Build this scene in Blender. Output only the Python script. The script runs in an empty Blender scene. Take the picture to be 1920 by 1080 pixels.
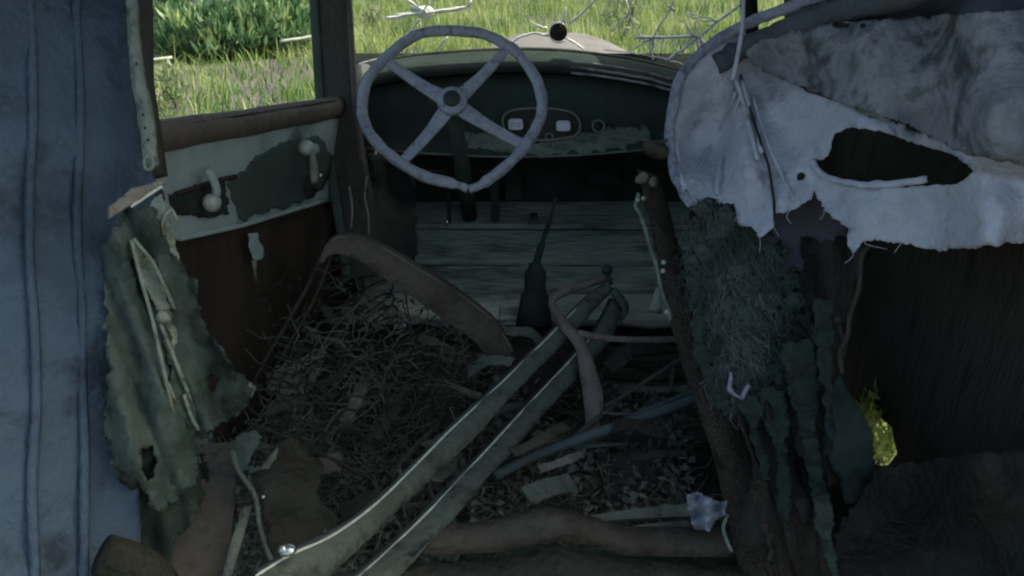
import bpy, bmesh, math, random
import numpy as np
from mathutils import Vector, noise, Matrix
from mathutils.geometry import delaunay_2d_cdt
S = bpy.context.scene
COL = S.collection
R = math.radians
# ------------------------------------------------------------------ camera, sky, sun, exposure
PITCH = R(24.0); F = 1450.0
CAM = Vector((0, 0, 1.45))
cd = bpy.data.cameras.new('camera'); cam = bpy.data.objects.new('camera', cd); COL.objects.link(cam)
cam.location = CAM; cam.rotation_euler = (R(90) - PITCH, 0, 0)
cd.sensor_width = 36; cd.lens = F / 1920 * 36; cd.clip_start = .05; cd.clip_end = 500
S.camera = cam
W = bpy.data.worlds.new('World'); S.world = W; W.use_nodes = True
nt = W.node_tree; sky = nt.nodes.new('ShaderNodeTexSky'); sky.sky_type = 'NISHITA'; sky.sun_disc = False
SUN_EL, SUN_AZ = R(50), R(80)       # azimuth from +Y towards +X
sky.dust_density = 4.5; sky.ozone_density = .4; sky.air_density = .8
sky.sun_elevation = SUN_EL; sky.sun_rotation = SUN_AZ
bg = nt.nodes['Background']; bg.inputs[1].default_value = .15
nt.links.new(sky.outputs[0], bg.inputs[0])
sl = bpy.data.lights.new('sun', 'SUN'); sl.energy = 2.9; sl.angle = R(.5); sl.color = (1, .95, .86)
so = bpy.data.objects.new('sun', sl); COL.objects.link(so)
sd = Vector((math.sin(SUN_AZ) * math.cos(SUN_EL), math.cos(SUN_AZ) * math.cos(SUN_EL), math.sin(SUN_EL)))
so.rotation_euler = sd.to_track_quat('Z', 'Y').to_euler(); so.location = (6, 3, 8)
S.view_settings.view_transform = 'Standard'; S.view_settings.look = 'None'
S.view_settings.gamma = 1; S.view_settings.exposure = 0.95
S.render.resolution_x = 1024; S.render.resolution_y = 576
try: S.cycles.filter_width = 2.2
except Exception: pass
rnd = random.Random(7)
FW = Vector((0, math.cos(PITCH), -math.sin(PITCH))); UP = Vector((0, math.sin(PITCH), math.cos(PITCH))); RT = Vector((1, 0, 0))

# ------------------------------------------------------------------ helpers
def P(px, py, d): return CAM + d * (FW + (px - 960) / F * RT + (540 - py) / F * UP)
def to_plane(a, b, c):
    n = (b - a).cross(c - a)
    def fn(px, py):
        r = P(px, py, 1) - CAM
        return CAM + r * (n.dot(a - CAM) / n.dot(r))
    return fn
def zplane(z): return to_plane(Vector((0, 0, z)), Vector((1, 0, z)), Vector((0, 1, z)))
def depth(ctrl, p=2.0):
    def fn(px, py):
        s = w = 0
        for x, y, d in ctrl:
            k = 1 / (((x - px) ** 2 + (y - py) ** 2) + 400) ** (p / 2); s += k * d; w += k
        return P(px, py, s / w)
    return fn
def N(x, y, z=0): return noise.noise(Vector((x, y, z)))
def fbm(v, o=3):
    return noise.fractal(v, .8, 2.0, o)

def thing(name, label, cat, loc, group=None, kind=None):
    o = bpy.data.objects.new(name, None); COL.objects.link(o); o.location = loc; o.empty_display_size = .05
    o['label'] = label; o['category'] = cat
    if group: o['group'] = group
    if kind: o['kind'] = kind
    return o
def tag(o, label=None, cat=None, group=None, kind=None):
    if label: o['label'] = label
    if cat: o['category'] = cat
    if group: o['group'] = group
    if kind: o['kind'] = kind
    return o
def base(o):
    while o.parent: o = o.parent
    return Vector(o.location)

class G:
    def __init__(s): s.v = []; s.f = []
    def add(s, vs, fs):
        n = len(s.v); s.v += [Vector(v) for v in vs]; s.f += [tuple(i + n for i in f) for f in fs]; return s
    def tube(s, pts, r, n=8, caps=True, flat=1.0, upv=None):
        pts = [Vector(p) for p in pts]; m = len(pts)
        rs = r if isinstance(r, (list, tuple)) else [r] * m
        vs = []; fs = []; prev = None
        for i, p in enumerate(pts):
            t = (pts[min(i + 1, m - 1)] - pts[max(i - 1, 0)]).normalized()
            a = upv if upv is not None else (prev if prev is not None else (Vector((0, 0, 1)) if abs(t.z) < .9 else Vector((1, 0, 0))))
            x = (a - t * a.dot(t))
            if x.length < 1e-5: x = Vector((1, 0, 0)).cross(t)
            x.normalize(); y = t.cross(x); prev = x
            for k in range(n):
                an = 2 * math.pi * k / n
                vs.append(p + rs[i] * (math.cos(an) * x + flat * math.sin(an) * y))
        for i in range(m - 1):
            for k in range(n):
                fs.append((i * n + k, i * n + (k + 1) % n, (i + 1) * n + (k + 1) % n, (i + 1) * n + k))
        if caps: fs.append(tuple(range(n - 1, -1, -1))); fs.append(tuple((m - 1) * n + k for k in range(n)))
        return s.add(vs, fs)
    def bar(s, pts, w, t, nv):
        """rectangular section swept: w = width (in the plane square to nv), t = thickness along nv"""
        pts = [Vector(p) for p in pts]; m = len(pts)
        ws = w if isinstance(w, (list, tuple)) else [w] * m
        vs = []; fs = []
        for i, p in enumerate(pts):
            tg = (pts[min(i + 1, m - 1)] - pts[max(i - 1, 0)]).normalized()
            nn = nv[i] if isinstance(nv, list) else nv
            sd_ = tg.cross(nn).normalized(); nn = sd_.cross(tg).normalized()
            for a, b in ((-1, -1), (1, -1), (1, 1), (-1, 1)): vs.append(p + sd_ * a * ws[i] / 2 + nn * b * t / 2)
        for i in range(m - 1):
            for k in range(4): fs.append((i * 4 + k, i * 4 + (k + 1) % 4, (i + 1) * 4 + (k + 1) % 4, (i + 1) * 4 + k))
        fs.append((3, 2, 1, 0)); fs.append(tuple((m - 1) * 4 + k for k in range(4)))
        return s.add(vs, fs)
    def ball(s, c, r, n=12, sc=(1, 1, 1)):
        vs = []; fs = []; c = Vector(c)
        for i in range(n // 2 + 1):
            th = math.pi * i / (n // 2)
            for k in range(n):
                ph = 2 * math.pi * k / n
                vs.append(c + r * Vector((sc[0] * math.sin(th) * math.cos(ph), sc[1] * math.sin(th) * math.sin(ph), sc[2] * math.cos(th))))
        for i in range(n // 2):
            for k in range(n): fs.append((i * n + k, i * n + (k + 1) % n, (i + 1) * n + (k + 1) % n, (i + 1) * n + k))
        return s.add(vs, fs)
    def loft(s, rows, closed=False):
        m = len(rows[0]); vs = [v for r in rows for v in r]; fs = []
        for i in range(len(rows) - 1):
            for k in range(m - 1): fs.append((i * m + k, i * m + k + 1, (i + 1) * m + k + 1, (i + 1) * m + k))
        return s.add(vs, fs)
    def disc(s, c, n, r, t=.004, seg=20, sx=1.0):
        c = Vector(c); n = Vector(n).normalized(); x = n.cross(Vector((0, 0, 1))).normalized(); y = x.cross(n)
        vs = []
        for z in (-t / 2, t / 2):
            for k in range(seg):
                a = 2 * math.pi * k / seg; vs.append(c + n * z + r * (sx * math.cos(a) * x + math.sin(a) * y))
        fs = [tuple(range(seg - 1, -1, -1)), tuple(range(seg, 2 * seg))] + [(k, (k + 1) % seg, seg + (k + 1) % seg, seg + k) for k in range(seg)]
        return s.add(vs, fs)
    def warp(s, amp, freq):
        for v in s.v:
            v += amp * noise.noise_vector(v * freq)
        return s

def part(name, g, m, parent=None, thick=0, bevel=0, smooth=True, sub=0):
    me = bpy.data.meshes.new(name)
    b = base(parent) if parent is not None else Vector((0, 0, 0))
    if parent is None:
        b = Vector((sum(v.x for v in g.v) / len(g.v), sum(v.y for v in g.v) / len(g.v), min(v.z for v in g.v)))
    me.from_pydata([v - b for v in g.v], [], g.f); me.update()
    bm = bmesh.new(); bm.from_mesh(me); bmesh.ops.recalc_face_normals(bm, faces=bm.faces); bm.to_mesh(me); bm.free()
    me.polygons.foreach_set('use_smooth', [smooth] * len(me.polygons))
    me.materials.append(m)
    o = bpy.data.objects.new(name, me); COL.objects.link(o)
    if parent is not None: o.parent = parent
    else: o.location = b
    if thick:
        q = o.modifiers.new('thickness', 'SOLIDIFY'); q.thickness = thick; q.offset = 0
    if bevel:
        q = o.modifiers.new('bevel', 'BEVEL'); q.width = bevel; q.segments = 2; q.limit_method = 'ANGLE'
    if sub:
        q = o.modifiers.new('sub', 'SUBSURF'); q.levels = sub; q.render_levels = sub
    return o

def inside(x, y, poly):
    c = False; j = len(poly) - 1
    for i in range(len(poly)):
        xi, yi = poly[i]; xj, yj = poly[j]
        if (yi > y) != (yj > y) and x < (xj - xi) * (y - yi) / (yj - yi) + xi: c = not c
        j = i
    return c
def ragged(poly, step, rag, seed):
    out = []
    for i in range(len(poly)):
        a = poly[i]; b = poly[(i + 1) % len(poly)]; L = math.dist(a, b); k = max(1, int(L / step))
        for j in range(k):
            t = j / k; x = a[0] + (b[0] - a[0]) * t; y = a[1] + (b[1] - a[1]) * t
            out.append((x + rag * (N(x * .05, y * .05, seed) + .6 * N(x * .17, y * .17, seed + 9) + .22 * N(x * .55, y * .55, seed + 2)),
                        y + rag * (N(x * .05, y * .05, seed + 4) + .6 * N(x * .17, y * .17, seed + 14) + .3 * N(x * .55, y * .55, seed + 7))))
    return out
def sheet(poly, fn, holes=(), step=16, rag=0, wob=0.0, wf=6, seed=1, wv=None):
    """torn sheet: outline and holes over the surface fn, wobbling by wob metres"""
    g = G(); ol = [ragged(poly, step * .35, rag, seed)] + [ragged(h, step * .4, rag * .6, seed + 3) for h in holes]
    vs = []; es = []
    for o in ol:
        n = len(vs); vs += o; es += [(n + i, n + (i + 1) % len(o)) for i in range(len(o))]
    x0 = min(p[0] for p in ol[0]); x1 = max(p[0] for p in ol[0]); y0 = min(p[1] for p in ol[0]); y1 = max(p[1] for p in ol[0])
    rr = random.Random(seed); y = y0
    while y < y1:
        x = x0
        while x < x1:
            a = x + rr.uniform(-.3, .3) * step; b = y + rr.uniform(-.3, .3) * step
            if inside(a, b, ol[0]) and not any(inside(a, b, h) for h in ol[1:]): vs.append((a, b))
            x += step
        y += step
    r = delaunay_2d_cdt([Vector(v) for v in vs], es, [], 0, 1e-4)
    V, T = r[0], r[2]; fs = []
    for t in T:
        cx = sum(V[i].x for i in t) / len(t); cy = sum(V[i].y for i in t) / len(t)
        if inside(cx, cy, ol[0]) and not any(inside(cx, cy, h) for h in ol[1:]): fs.append(tuple(t))
    pts = []
    for v in V:
        p = fn(v.x, v.y)
        if wob:
            k = fbm(Vector((p.x * wf, p.y * wf, p.z * wf + seed)), 4)
            p = p + (p - CAM).normalized() * wob * k
        if wv: p = p + wv(v.x, v.y)
        pts.append(p)
    return g.add(pts, fs)
def smoothpath(pts, k=6):
    """Catmull-Rom"""
    pts = [Vector(p) for p in pts]; out = []
    q = [pts[0] * 2 - pts[1]] + pts + [pts[-1] * 2 - pts[-2]]
    for i in range(1, len(q) - 2):
        for j in range(k):
            t = j / k; a, b, c, d = q[i - 1], q[i], q[i + 1], q[i + 2]
            out.append(.5 * ((2 * b) + (c - a) * t + (2 * a - 5 * b + 4 * c - d) * t * t + (3 * b - a - 3 * c + d) * t ** 3))
    out.append(pts[-1]); return out
def path(l, k=6): return smoothpath([P(*q) for q in l], k)

# ------------------------------------------------------------------ materials
def mat(name, cols, scale=8, rough=.85, metal=0, bump=.3, bscale=40, stretch=(1, 1, 1), detail=8, dirt=None, dscale=3, damt=.5, spec=.3):
    if name not in ('dull_grey_lining', 'dark_lining', 'grey_blue_lining', 'grey_wheel_paint', 'blue_grey_binding', 'field_soil', 'white_gauge_face', 'white_glass_fracture', 'pale_blue_rag'):
        cool = lambda c: (c[0] * .93, c[1] * 1.04, c[2] * .88)
        cols = [cool(c) for c in cols]; dirt = cool(dirt) if dirt else None
    m = bpy.data.materials.new(name); m.use_nodes = True; t = m.node_tree; B = t.nodes['Principled BSDF']
    tc = t.nodes.new('ShaderNodeTexCoord'); mp = t.nodes.new('ShaderNodeMapping'); mp.inputs['Scale'].default_value = stretch
    t.links.new(tc.outputs['Object'], mp.inputs[0])
    n = t.nodes.new('ShaderNodeTexNoise'); n.inputs['Scale'].default_value = scale; n.inputs['Detail'].default_value = detail; n.inputs['Roughness'].default_value = .65
    t.links.new(mp.outputs[0], n.inputs['Vector'])
    cr = t.nodes.new('ShaderNodeValToRGB'); t.links.new(n.outputs['Fac'], cr.inputs[0])
    el = cr.color_ramp.elements; k = len(cols)
    el[0].position = .3; el[1].position = .7; el[0].color = (*cols[0], 1); el[1].color = (*cols[-1], 1)
    for i in range(1, k - 1):
        e = el.new(.3 + .4 * i / (k - 1)); e.color = (*cols[i], 1)
    out = cr.outputs[0]
    if dirt:
        n2 = t.nodes.new('ShaderNodeTexNoise'); n2.inputs['Scale'].default_value = dscale; n2.inputs['Detail'].default_value = 10; n2.inputs['Roughness'].default_value = .7
        t.links.new(mp.outputs[0], n2.inputs['Vector'])
        r2 = t.nodes.new('ShaderNodeValToRGB'); r2.color_ramp.elements[0].position = .62 - damt * .3; r2.color_ramp.elements[1].position = .72 - damt * .3 + .04
        t.links.new(n2.outputs['Fac'], r2.inputs[0])
        mx = t.nodes.new('ShaderNodeMixRGB'); t.links.new(r2.outputs[0], mx.inputs[0]); t.links.new(out, mx.inputs[1]); mx.inputs[2].default_value = (*dirt, 1)
        out = mx.outputs[0]
    t.links.new(out, B.inputs['Base Color'])
    B.inputs['Roughness'].default_value = rough; B.inputs['Metallic'].default_value = metal
    B.inputs['Specular IOR Level'].default_value = spec
    n3 = t.nodes.new('ShaderNodeTexNoise'); n3.inputs['Scale'].default_value = bscale; n3.inputs['Detail'].default_value = 6
    t.links.new(mp.outputs[0], n3.inputs['Vector'])
    bp = t.nodes.new('ShaderNodeBump'); bp.inputs['Strength'].default_value = bump; bp.inputs['Distance'].default_value = .016
    t.links.new(n3.outputs['Fac'], bp.inputs['Height']); t.links.new(bp.outputs[0], B.inputs['Normal'])
    return m
M = {}
M['wheel'] = mat('grey_wheel_paint', [(.23, .265, .275), (.37, .415, .43), (.29, .33, .345)], 22, .8, 0, .7, 60, dirt=(.055, .058, .06), dscale=38, damt=.18, spec=.2)
M['hub'] = mat('dark_hub', [(.03, .035, .035), (.06, .06, .06)], 20, .5)
M['dash'] = mat('dark_green_paint', [(.045, .062, .055), (.07, .09, .082), (.05, .07, .062)], 5, .8, 0, .3, 30, dirt=(.13, .15, .14), dscale=7, damt=.0, spec=.15)
M['lip'] = mat('dull_cowl_lip', [(.025, .035, .033), (.05, .062, .06)], 9, .95, 0, .4, 40, spec=.05)
M['dashworn'] = mat('worn_dash_paint', [(.09, .11, .10), (.25, .28, .25), (.12, .14, .13)], 14, .8, 0, .4, 40, stretch=(1, 1, 3))
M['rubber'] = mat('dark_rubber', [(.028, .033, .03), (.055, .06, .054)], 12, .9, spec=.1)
M['rust'] = mat('rusty_steel', [(.05, .042, .036), (.09, .075, .065), (.12, .105, .095)], 12, .9, 0, .45, 90, dirt=(.035, .032, .027), dscale=12, damt=.2, spec=.1)
M['rustdark'] = mat('dark_rusty_steel', [(.024, .024, .020), (.042, .040, .034), (.056, .052, .044)], 12, .95, 0, .9, 60, spec=.08)
M['ruststrap'] = mat('rusty_strap', [(.12, .095, .085), (.20, .16, .15), (.26, .22, .20)], 9, .8, 0, .6, 80, dirt=(.06, .05, .045), dscale=14, damt=.15)
M['rail'] = mat('grey_green_rail', [(.07, .082, .07), (.115, .13, .112), (.085, .098, .085)], 9, .8, 0, .6, 60, dirt=(.04, .038, .03), dscale=11, damt=.3, spec=.2)
M['railedge'] = mat('painted_edge_highlight', [(.45, .45, .40), (.8, .8, .74)], 60, .5, 0, .2, 90, spec=.6)  # bright colour imitates light catching the rail and ledge edges
M['door'] = mat('faded_blue_door_paint', [(.19, .235, .235), (.34, .40, .41), (.25, .305, .305)], 5, .75, 0, .25, 40, dirt=(.08, .10, .092), dscale=4, damt=.25)
M['doorboard'] = mat('brown_door_board', [(.032, .025, .021), (.058, .043, .036), (.045, .038, .032)], 5, .95, 0, .6, 25, stretch=(1, 1, .4), spec=.1)
M['wood'] = mat('grey_weathered_wood', [(.29, .32, .29), (.50, .54, .49), (.37, .41, .37)], 5, .9, 0, .7, 30, stretch=(.7, 2, 2), dirt=(.12, .135, .12), dscale=4, damt=.4, spec=.1)
M['dullwood'] = mat('dull_grey_wood', [(.08, .088, .078), (.17, .18, .155), (.11, .12, .105)], 8, .95, 0, .8, 50, dirt=(.05, .05, .04), dscale=14, damt=.25, spec=.05)
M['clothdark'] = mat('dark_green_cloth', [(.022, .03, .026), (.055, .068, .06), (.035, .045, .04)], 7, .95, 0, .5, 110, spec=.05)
M['darkwood'] = mat('dark_brown_wood', [(.03, .027, .022), (.065, .055, .046), (.045, .04, .033)], 10, .98, 0, .9, 50, stretch=(3, 3, .5), spec=.08)
M['postwood'] = mat('brown_post_wood', [(.045, .036, .030), (.105, .083, .068), (.07, .056, .047)], 12, .98, 0, 1.0, 60, stretch=(3, 3, .4), dirt=(.028, .024, .021), dscale=10, damt=.25, spec=.08)
M['palewood'] = mat('pale_splintered_wood', [(.17, .15, .12), (.30, .27, .23)], 12, .85, 0, .6, 50, stretch=(.6, 3, 3))
M['sill'] = mat('brown_sill_moulding', [(.07, .055, .043), (.13, .10, .085), (.10, .08, .07)], 9, .6, 0, .4, 50, dirt=(.04, .035, .03), dscale=9, damt=.15)
M['pillar'] = mat('dark_pillar', [(.032, .034, .028), (.065, .06, .05), (.048, .052, .044)], 8, .85, 0, .5, 50, stretch=(2, 2, .5))
M['liner'] = mat('grey_blue_lining', [(.33, .375, .39), (.58, .63, .65), (.45, .50, .52)], 7, .85, 0, .4, 75, dirt=(.15, .155, .155), dscale=6, damt=.15, spec=.2)
M['liner2'] = mat('dull_grey_lining', [(.13, .155, .155), (.31, .345, .345), (.20, .23, .23)], 9, .85, 0, .5, 60, dirt=(.075, .085, .082), dscale=9, damt=.45)
M['linerdark'] = mat('dark_lining', [(.07, .085, .095), (.12, .14, .15)], 7, .85, 0, .4, 50)
M['binding'] = mat('blue_grey_binding', [(.11, .13, .165), (.38, .43, .49), (.20, .235, .29)], 26, .8, 0, .8, 90)
M['cloth'] = mat('green_grey_cloth', [(.038, .054, .048), (.08, .102, .094), (.055, .074, .066)], 4, .95, 0, .25, 160, dirt=(.025, .034, .03), dscale=6, damt=.35, spec=.1)
M['cloth2'] = mat('pale_torn_cloth', [(.15, .17, .145), (.30, .32, .28)], 25, .95, 0, .6, 90, dirt=(.06, .07, .058), dscale=30, damt=.25)
M['felt'] = mat('grey_stuffing', [(.05, .062, .055), (.13, .155, .145), (.08, .095, .085)], 22, .98, 0, 1.0, 90, spec=.05)
M['fibre'] = mat('stuffing_fibre', [(.06, .075, .07), (.15, .175, .17)], 12, .95, 0, 0, spec=.1)
M['fibre2'] = mat('pale_stuffing_fibre', [(.12, .145, .15), (.24, .27, .28)], 12, .95, 0, 0, spec=.1)
M['straw'] = mat('dead_grass_straw', [(.055, .06, .045), (.13, .13, .10)], 12, .95, 0, 0, spec=.1)
M['soil'] = mat('dirt_on_floor', [(.03, .036, .027), (.065, .072, .055), (.045, .05, .038)], 9, .98, 0, 1.0, 30, spec=.05)
M['chrome'] = mat('tarnished_chrome', [(.45, .47, .48), (.65, .66, .66)], 30, .25, .9, .1, 50)
M['knob'] = mat('pale_crank_knob', [(.28, .30, .28), (.52, .54, .50)], 25, .4, .1, .2, 50)
M['dial'] = mat('white_gauge_face', [(.75, .8, .85), (.9, .92, .95)], 30, .6, 0, 0)
M['ink'] = mat('dial_ink', [(.05, .05, .06), (.08, .08, .09)], 30, .6, 0, 0)
M['brass'] = mat('tarnished_rim', [(.20, .20, .175), (.33, .33, .29)], 25, .7, 0, .2, 60)
M['panelbrown'] = mat('brown_instrument_plate', [(.045, .042, .042), (.075, .068, .066)], 12, .8, spec=.1)
M['bluepipe'] = mat('blue_grey_pipe', [(.06, .078, .085), (.11, .14, .15)], 12, .75, 0, .3, 50, dirt=(.05, .05, .042), dscale=12, damt=.25)
M['rag'] = mat('pale_blue_rag', [(.22, .27, .29), (.42, .47, .51)], 9, .9, 0, .6, 60, dirt=(.07, .085, .085), dscale=22, damt=.3)
M['hood'] = mat('mauve_brown_hood', [(.14, .11, .11), (.22, .18, .175), (.18, .15, .15)], 5, .6, .1, .3, 40)
M['body'] = mat('faded_body_paint', [(.05, .055, .06), (.09, .10, .11), (.10, .07, .055)], 4, .7, 0, .3, 40)
M['quarter'] = mat('blue_grey_quarter_trim', [(.04, .06, .09), (.075, .105, .155), (.055, .08, .12)], 4, .9, 0, .5, 90, dirt=(.035, .045, .06), dscale=9, damt=.3, spec=.1)
M['crack'] = mat('white_glass_fracture', [(.85, .88, .8), (.98, .98, .94)], 80, .3, 0, .3, 200, spec=.8)
M['bark'] = mat('dead_timber', [(.05, .045, .045), (.11, .10, .10)], 6, .9, 0, .6, 30)
M['paletimber'] = mat('bleached_timber', [(.35, .34, .3), (.6, .58, .5)], 6, .85, 0, .4, 30)
M['stone'] = mat('pale_stone', [(.4, .4, .36), (.65, .64, .6)], 8, .85)
def ground_mat():
    m = mat('field_soil', [(.08, .085, .05), (.11, .10, .085), (.14, .12, .115)], .9, .95, 0, .8, 12)
    return m
M['ground'] = ground_mat()
def leaf_mat(name, cols, scale=1.5, trans=.35):
    m = bpy.data.materials.new(name); m.use_nodes = True; t = m.node_tree; B = t.nodes['Principled BSDF']
    at = t.nodes.new('ShaderNodeAttribute'); at.attribute_name = 'tint'
    cr = t.nodes.new('ShaderNodeValToRGB'); t.links.new(at.outputs['Fac'], cr.inputs[0])
    el = cr.color_ramp.elements; el[0].color = (*cols[0], 1); el[1].color = (*cols[-1], 1)
    for i in range(1, len(cols) - 1): el.new(i / (len(cols) - 1)).color = (*cols[i], 1)
    t.links.new(cr.outputs[0], B.inputs['Base Color']); B.inputs['Roughness'].default_value = .6
    tr = t.nodes.new('ShaderNodeBsdfTranslucent'); t.links.new(cr.outputs[0], tr.inputs[0])
    mx = t.nodes.new('ShaderNodeMixShader'); mx.inputs[0].default_value = trans
    t.links.new(B.outputs[0], mx.inputs[1]); t.links.new(tr.outputs[0], mx.inputs[2])
    t.links.new(mx.outputs[0], t.nodes['Material Output'].inputs[0]); return m
M['grass'] = leaf_mat('meadow_grass', [(.06, .145, .025), (.15, .27, .05), (.29, .39, .09), (.46, .50, .20)])
M['shrub'] = leaf_mat('shrub_leaves', [(.03, .085, .03), (.07, .16, .06), (.15, .27, .11), (.33, .43, .15)])
M['weed'] = leaf_mat('pale_weed', [(.13, .20, .07), (.25, .32, .14), (.35, .38, .2)])
M['yellow'] = leaf_mat('yellow_weed', [(.10, .17, .035), (.22, .30, .06), (.36, .42, .12)])
def glass(name, haze=.06):
    m = bpy.data.materials.new(name); m.use_nodes = True; t = m.node_tree; t.nodes.remove(t.nodes['Principled BSDF'])
    tr = t.nodes.new('ShaderNodeBsdfTransparent'); tr.inputs[0].default_value = (.93, .96, .94, 1)
    gl = t.nodes.new('ShaderNodeBsdfGlossy'); gl.inputs['Roughness'].default_value = .05
    df = t.nodes.new('ShaderNodeBsdfDiffuse'); df.inputs[0].default_value = (.5, .52, .48, 1)
    fr = t.nodes.new('ShaderNodeValue'); fr.outputs[0].default_value = .04
    m1 = t.nodes.new('ShaderNodeMixShader'); t.links.new(fr.outputs[0], m1.inputs[0]); t.links.new(tr.outputs[0], m1.inputs[1]); t.links.new(gl.outputs[0], m1.inputs[2])
    n = t.nodes.new('ShaderNodeTexNoise'); n.inputs['Scale'].default_value = 9; n.inputs['Detail'].default_value = 6
    tc = t.nodes.new('ShaderNodeTexCoord'); t.links.new(tc.outputs['Object'], n.inputs['Vector'])
    ma = t.nodes.new('ShaderNodeMath'); ma.operation = 'MULTIPLY'; ma.inputs[1].default_value = haze * 2; t.links.new(n.outputs['Fac'], ma.inputs[0])
    m2 = t.nodes.new('ShaderNodeMixShader'); t.links.new(ma.outputs[0], m2.inputs[0]); t.links.new(m1.outputs[0], m2.inputs[1]); t.links.new(df.outputs[0], m2.inputs[2])
    t.links.new(m2.outputs[0], t.nodes['Material Output'].inputs[0]); return m
M['glass'] = glass('dusty_glass', .02)

# ------------------------------------------------------------------ ground and field
def build_ground():
    g = G(); n = 70; rows = []
    for i in range(n + 1):
        y = -40 + 340 * (i / n) ** 2.0 if i else -40
        rows.append([Vector((x, y, 0)) for x in [(-150 + 300 * k / 50) for k in range(51)]])
    g.loft(rows)
    for v in g.v:
        if v.length > 6: v.z += .12 * N(v.x * .15, v.y * .15) + .05 * N(v.x * .6, v.y * .6, 3)
        if v.y > 30: v.z += (v.y - 30) * .01
    o = part('ground', g, M['ground']); tag(o, kind='structure')
build_ground()
def gz(x, y):
    z = .12 * N(x * .15, y * .15) + .05 * N(x * .6, y * .6, 3) if math.hypot(x, y) > 6 else 0
    return z + (max(0, y - 30) * .01)
def blades(name, spots, m, seg=3):
    """spots: (x,y,z,h,w,leanx,leany,tint)"""
    a = np.array(spots, dtype=np.float64); n = len(a); rs = np.random.RandomState(3)
    th = rs.uniform(0, math.pi, n); dx = np.cos(th); dy = np.sin(th)
    V = np.zeros((n, 2 * seg + 1, 3)); 
    for k in range(seg + 1):
        t = k / seg; wd = a[:, 4] * .5 * (1 - t ** 1.5)
        cx = a[:, 0] + a[:, 5] * t ** 2; cy = a[:, 1] + a[:, 6] * t ** 2; cz = a[:, 2] + a[:, 3] * (t - .18 * t * t)
        if k < seg:
            V[:, 2 * k] = np.stack([cx - dx * wd, cy - dy * wd, cz], 1); V[:, 2 * k + 1] = np.stack([cx + dx * wd, cy + dy * wd, cz], 1)
        else: V[:, 2 * k] = np.stack([cx, cy, cz], 1)
    vpn = 2 * seg + 1; fs = []
    base_f = [(2 * k, 2 * k + 1, 2 * k + 3, 2 * k + 2) for k in range(seg - 1)] + [(2 * seg - 2, 2 * seg - 1, 2 * seg)]
    idx = np.concatenate([np.array(f) for f in base_f]); L = np.array([len(f) for f in base_f])
    loops = (np.arange(n)[:, None] * vpn + idx[None]).ravel(); tot = np.tile(L, n); st = np.concatenate([[0], np.cumsum(tot)[:-1]])
    me = bpy.data.meshes.new(name); me.vertices.add(n * vpn); me.vertices.foreach_set('co', V.ravel())
    me.loops.add(len(loops)); me.loops.foreach_set('vertex_index', loops.astype(np.int32))
    me.polygons.add(len(tot)); me.polygons.foreach_set('loop_start', st.astype(np.int32)); me.polygons.foreach_set('loop_total', tot.astype(np.int32))
    me.update(calc_edges=True)
    at = me.attributes.new('tint', 'FLOAT', 'POINT'); at.data.foreach_set('value', np.repeat(a[:, 7], vpn).astype(np.float32))
    me.materials.append(m); o = bpy.data.objects.new(name, me); COL.objects.link(o); return o
def field():
    r = random.Random(11); sp = []
    while len(sp) < 90000:
        y = 3.2 + 30 * r.random() ** 1.35; x = r.uniform(-.78, .72) * y
        if abs(x - .1) < 1.0 and y < 4.3: continue
        cl = N(x * .55, y * .55, 2); c2 = N(x * 1.7, y * 1.7, 8)
        # a bare strip of dirt runs beside the car on the left
        bare = (-9 < x < -1.5) and (8.3 + .9 * N(x, 1) < y < 10.8 + .9 * N(x, 5))
        if bare and r.random() < .55: continue
        if cl < -.25 and r.random() < .5: continue
        h = r.uniform(.10, .34) * (1 + .8 * c2) * (1.15 if y > 11 else .8); tint = min(1, max(0, .45 + .9 * cl + r.gauss(0, .2)))
        if r.random() < .07: h *= 1.9; tint = min(1, tint + .4)
        sp.append((x, y, gz(x, y) - .01, h, r.uniform(.007, .02) * (1 + y * .03), r.gauss(0, .10), r.gauss(0, .10), tint))
    o = blades('grass', sp, M['grass']); tag(o, 'green and yellow meadow grass growing round the car', 'grass', kind='stuff')
field()
def leaves(name, c, rad, n, size, m, parent, up=.5, seed=0, elong=1.8):
    r = random.Random(seed); vs = []; fs = []; tn = []
    for i in range(n):
        while True:
            q = Vector((r.uniform(-1, 1), r.uniform(-1, 1), r.uniform(-1, 1)))
            if q.length < 1: break
        q = q.normalized() * q.length ** .55
        ln = 1 + .45 * N(q.x * 2 + seed, q.y * 2, q.z * 2)
        if N(q.x * 3.1, q.y * 3.1 + seed, q.z * 3.1) < -.18: continue
        p = Vector(c) + Vector((q.x * rad[0] * ln, q.y * rad[1] * ln, q.z * rad[2] * ln))
        if p.z < .02: continue
        d = Vector((r.gauss(0, 1), r.gauss(0, 1), r.gauss(up, 1))).normalized(); s = d.cross(Vector((r.gauss(0, 1), r.gauss(0, 1), r.gauss(0, 1)))).normalized()
        a = size * r.uniform(.6, 1.4); k = len(vs)
        vs += [p, p + d * a * elong * .5 + s * a * .35, p + d * a * elong, p + d * a * elong * .5 - s * a * .35]; fs.append((k, k + 1, k + 2, k + 3))
        t = min(1, max(0, .5 + .8 * N(q.x * 2.5, q.y * 2.5, q.z * 2.5 + seed) + r.gauss(0, .15))); tn += [t] * 4
    b = base(parent); me = bpy.data.meshes.new(name); me.from_pydata([v - b for v in vs], [], fs); me.update()
    at = me.attributes.new('tint', 'FLOAT', 'POINT'); at.data.foreach_set('value', tn); me.materials.append(m)
    o = bpy.data.objects.new(name, me); COL.objects.link(o); o.parent = parent; return o
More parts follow.
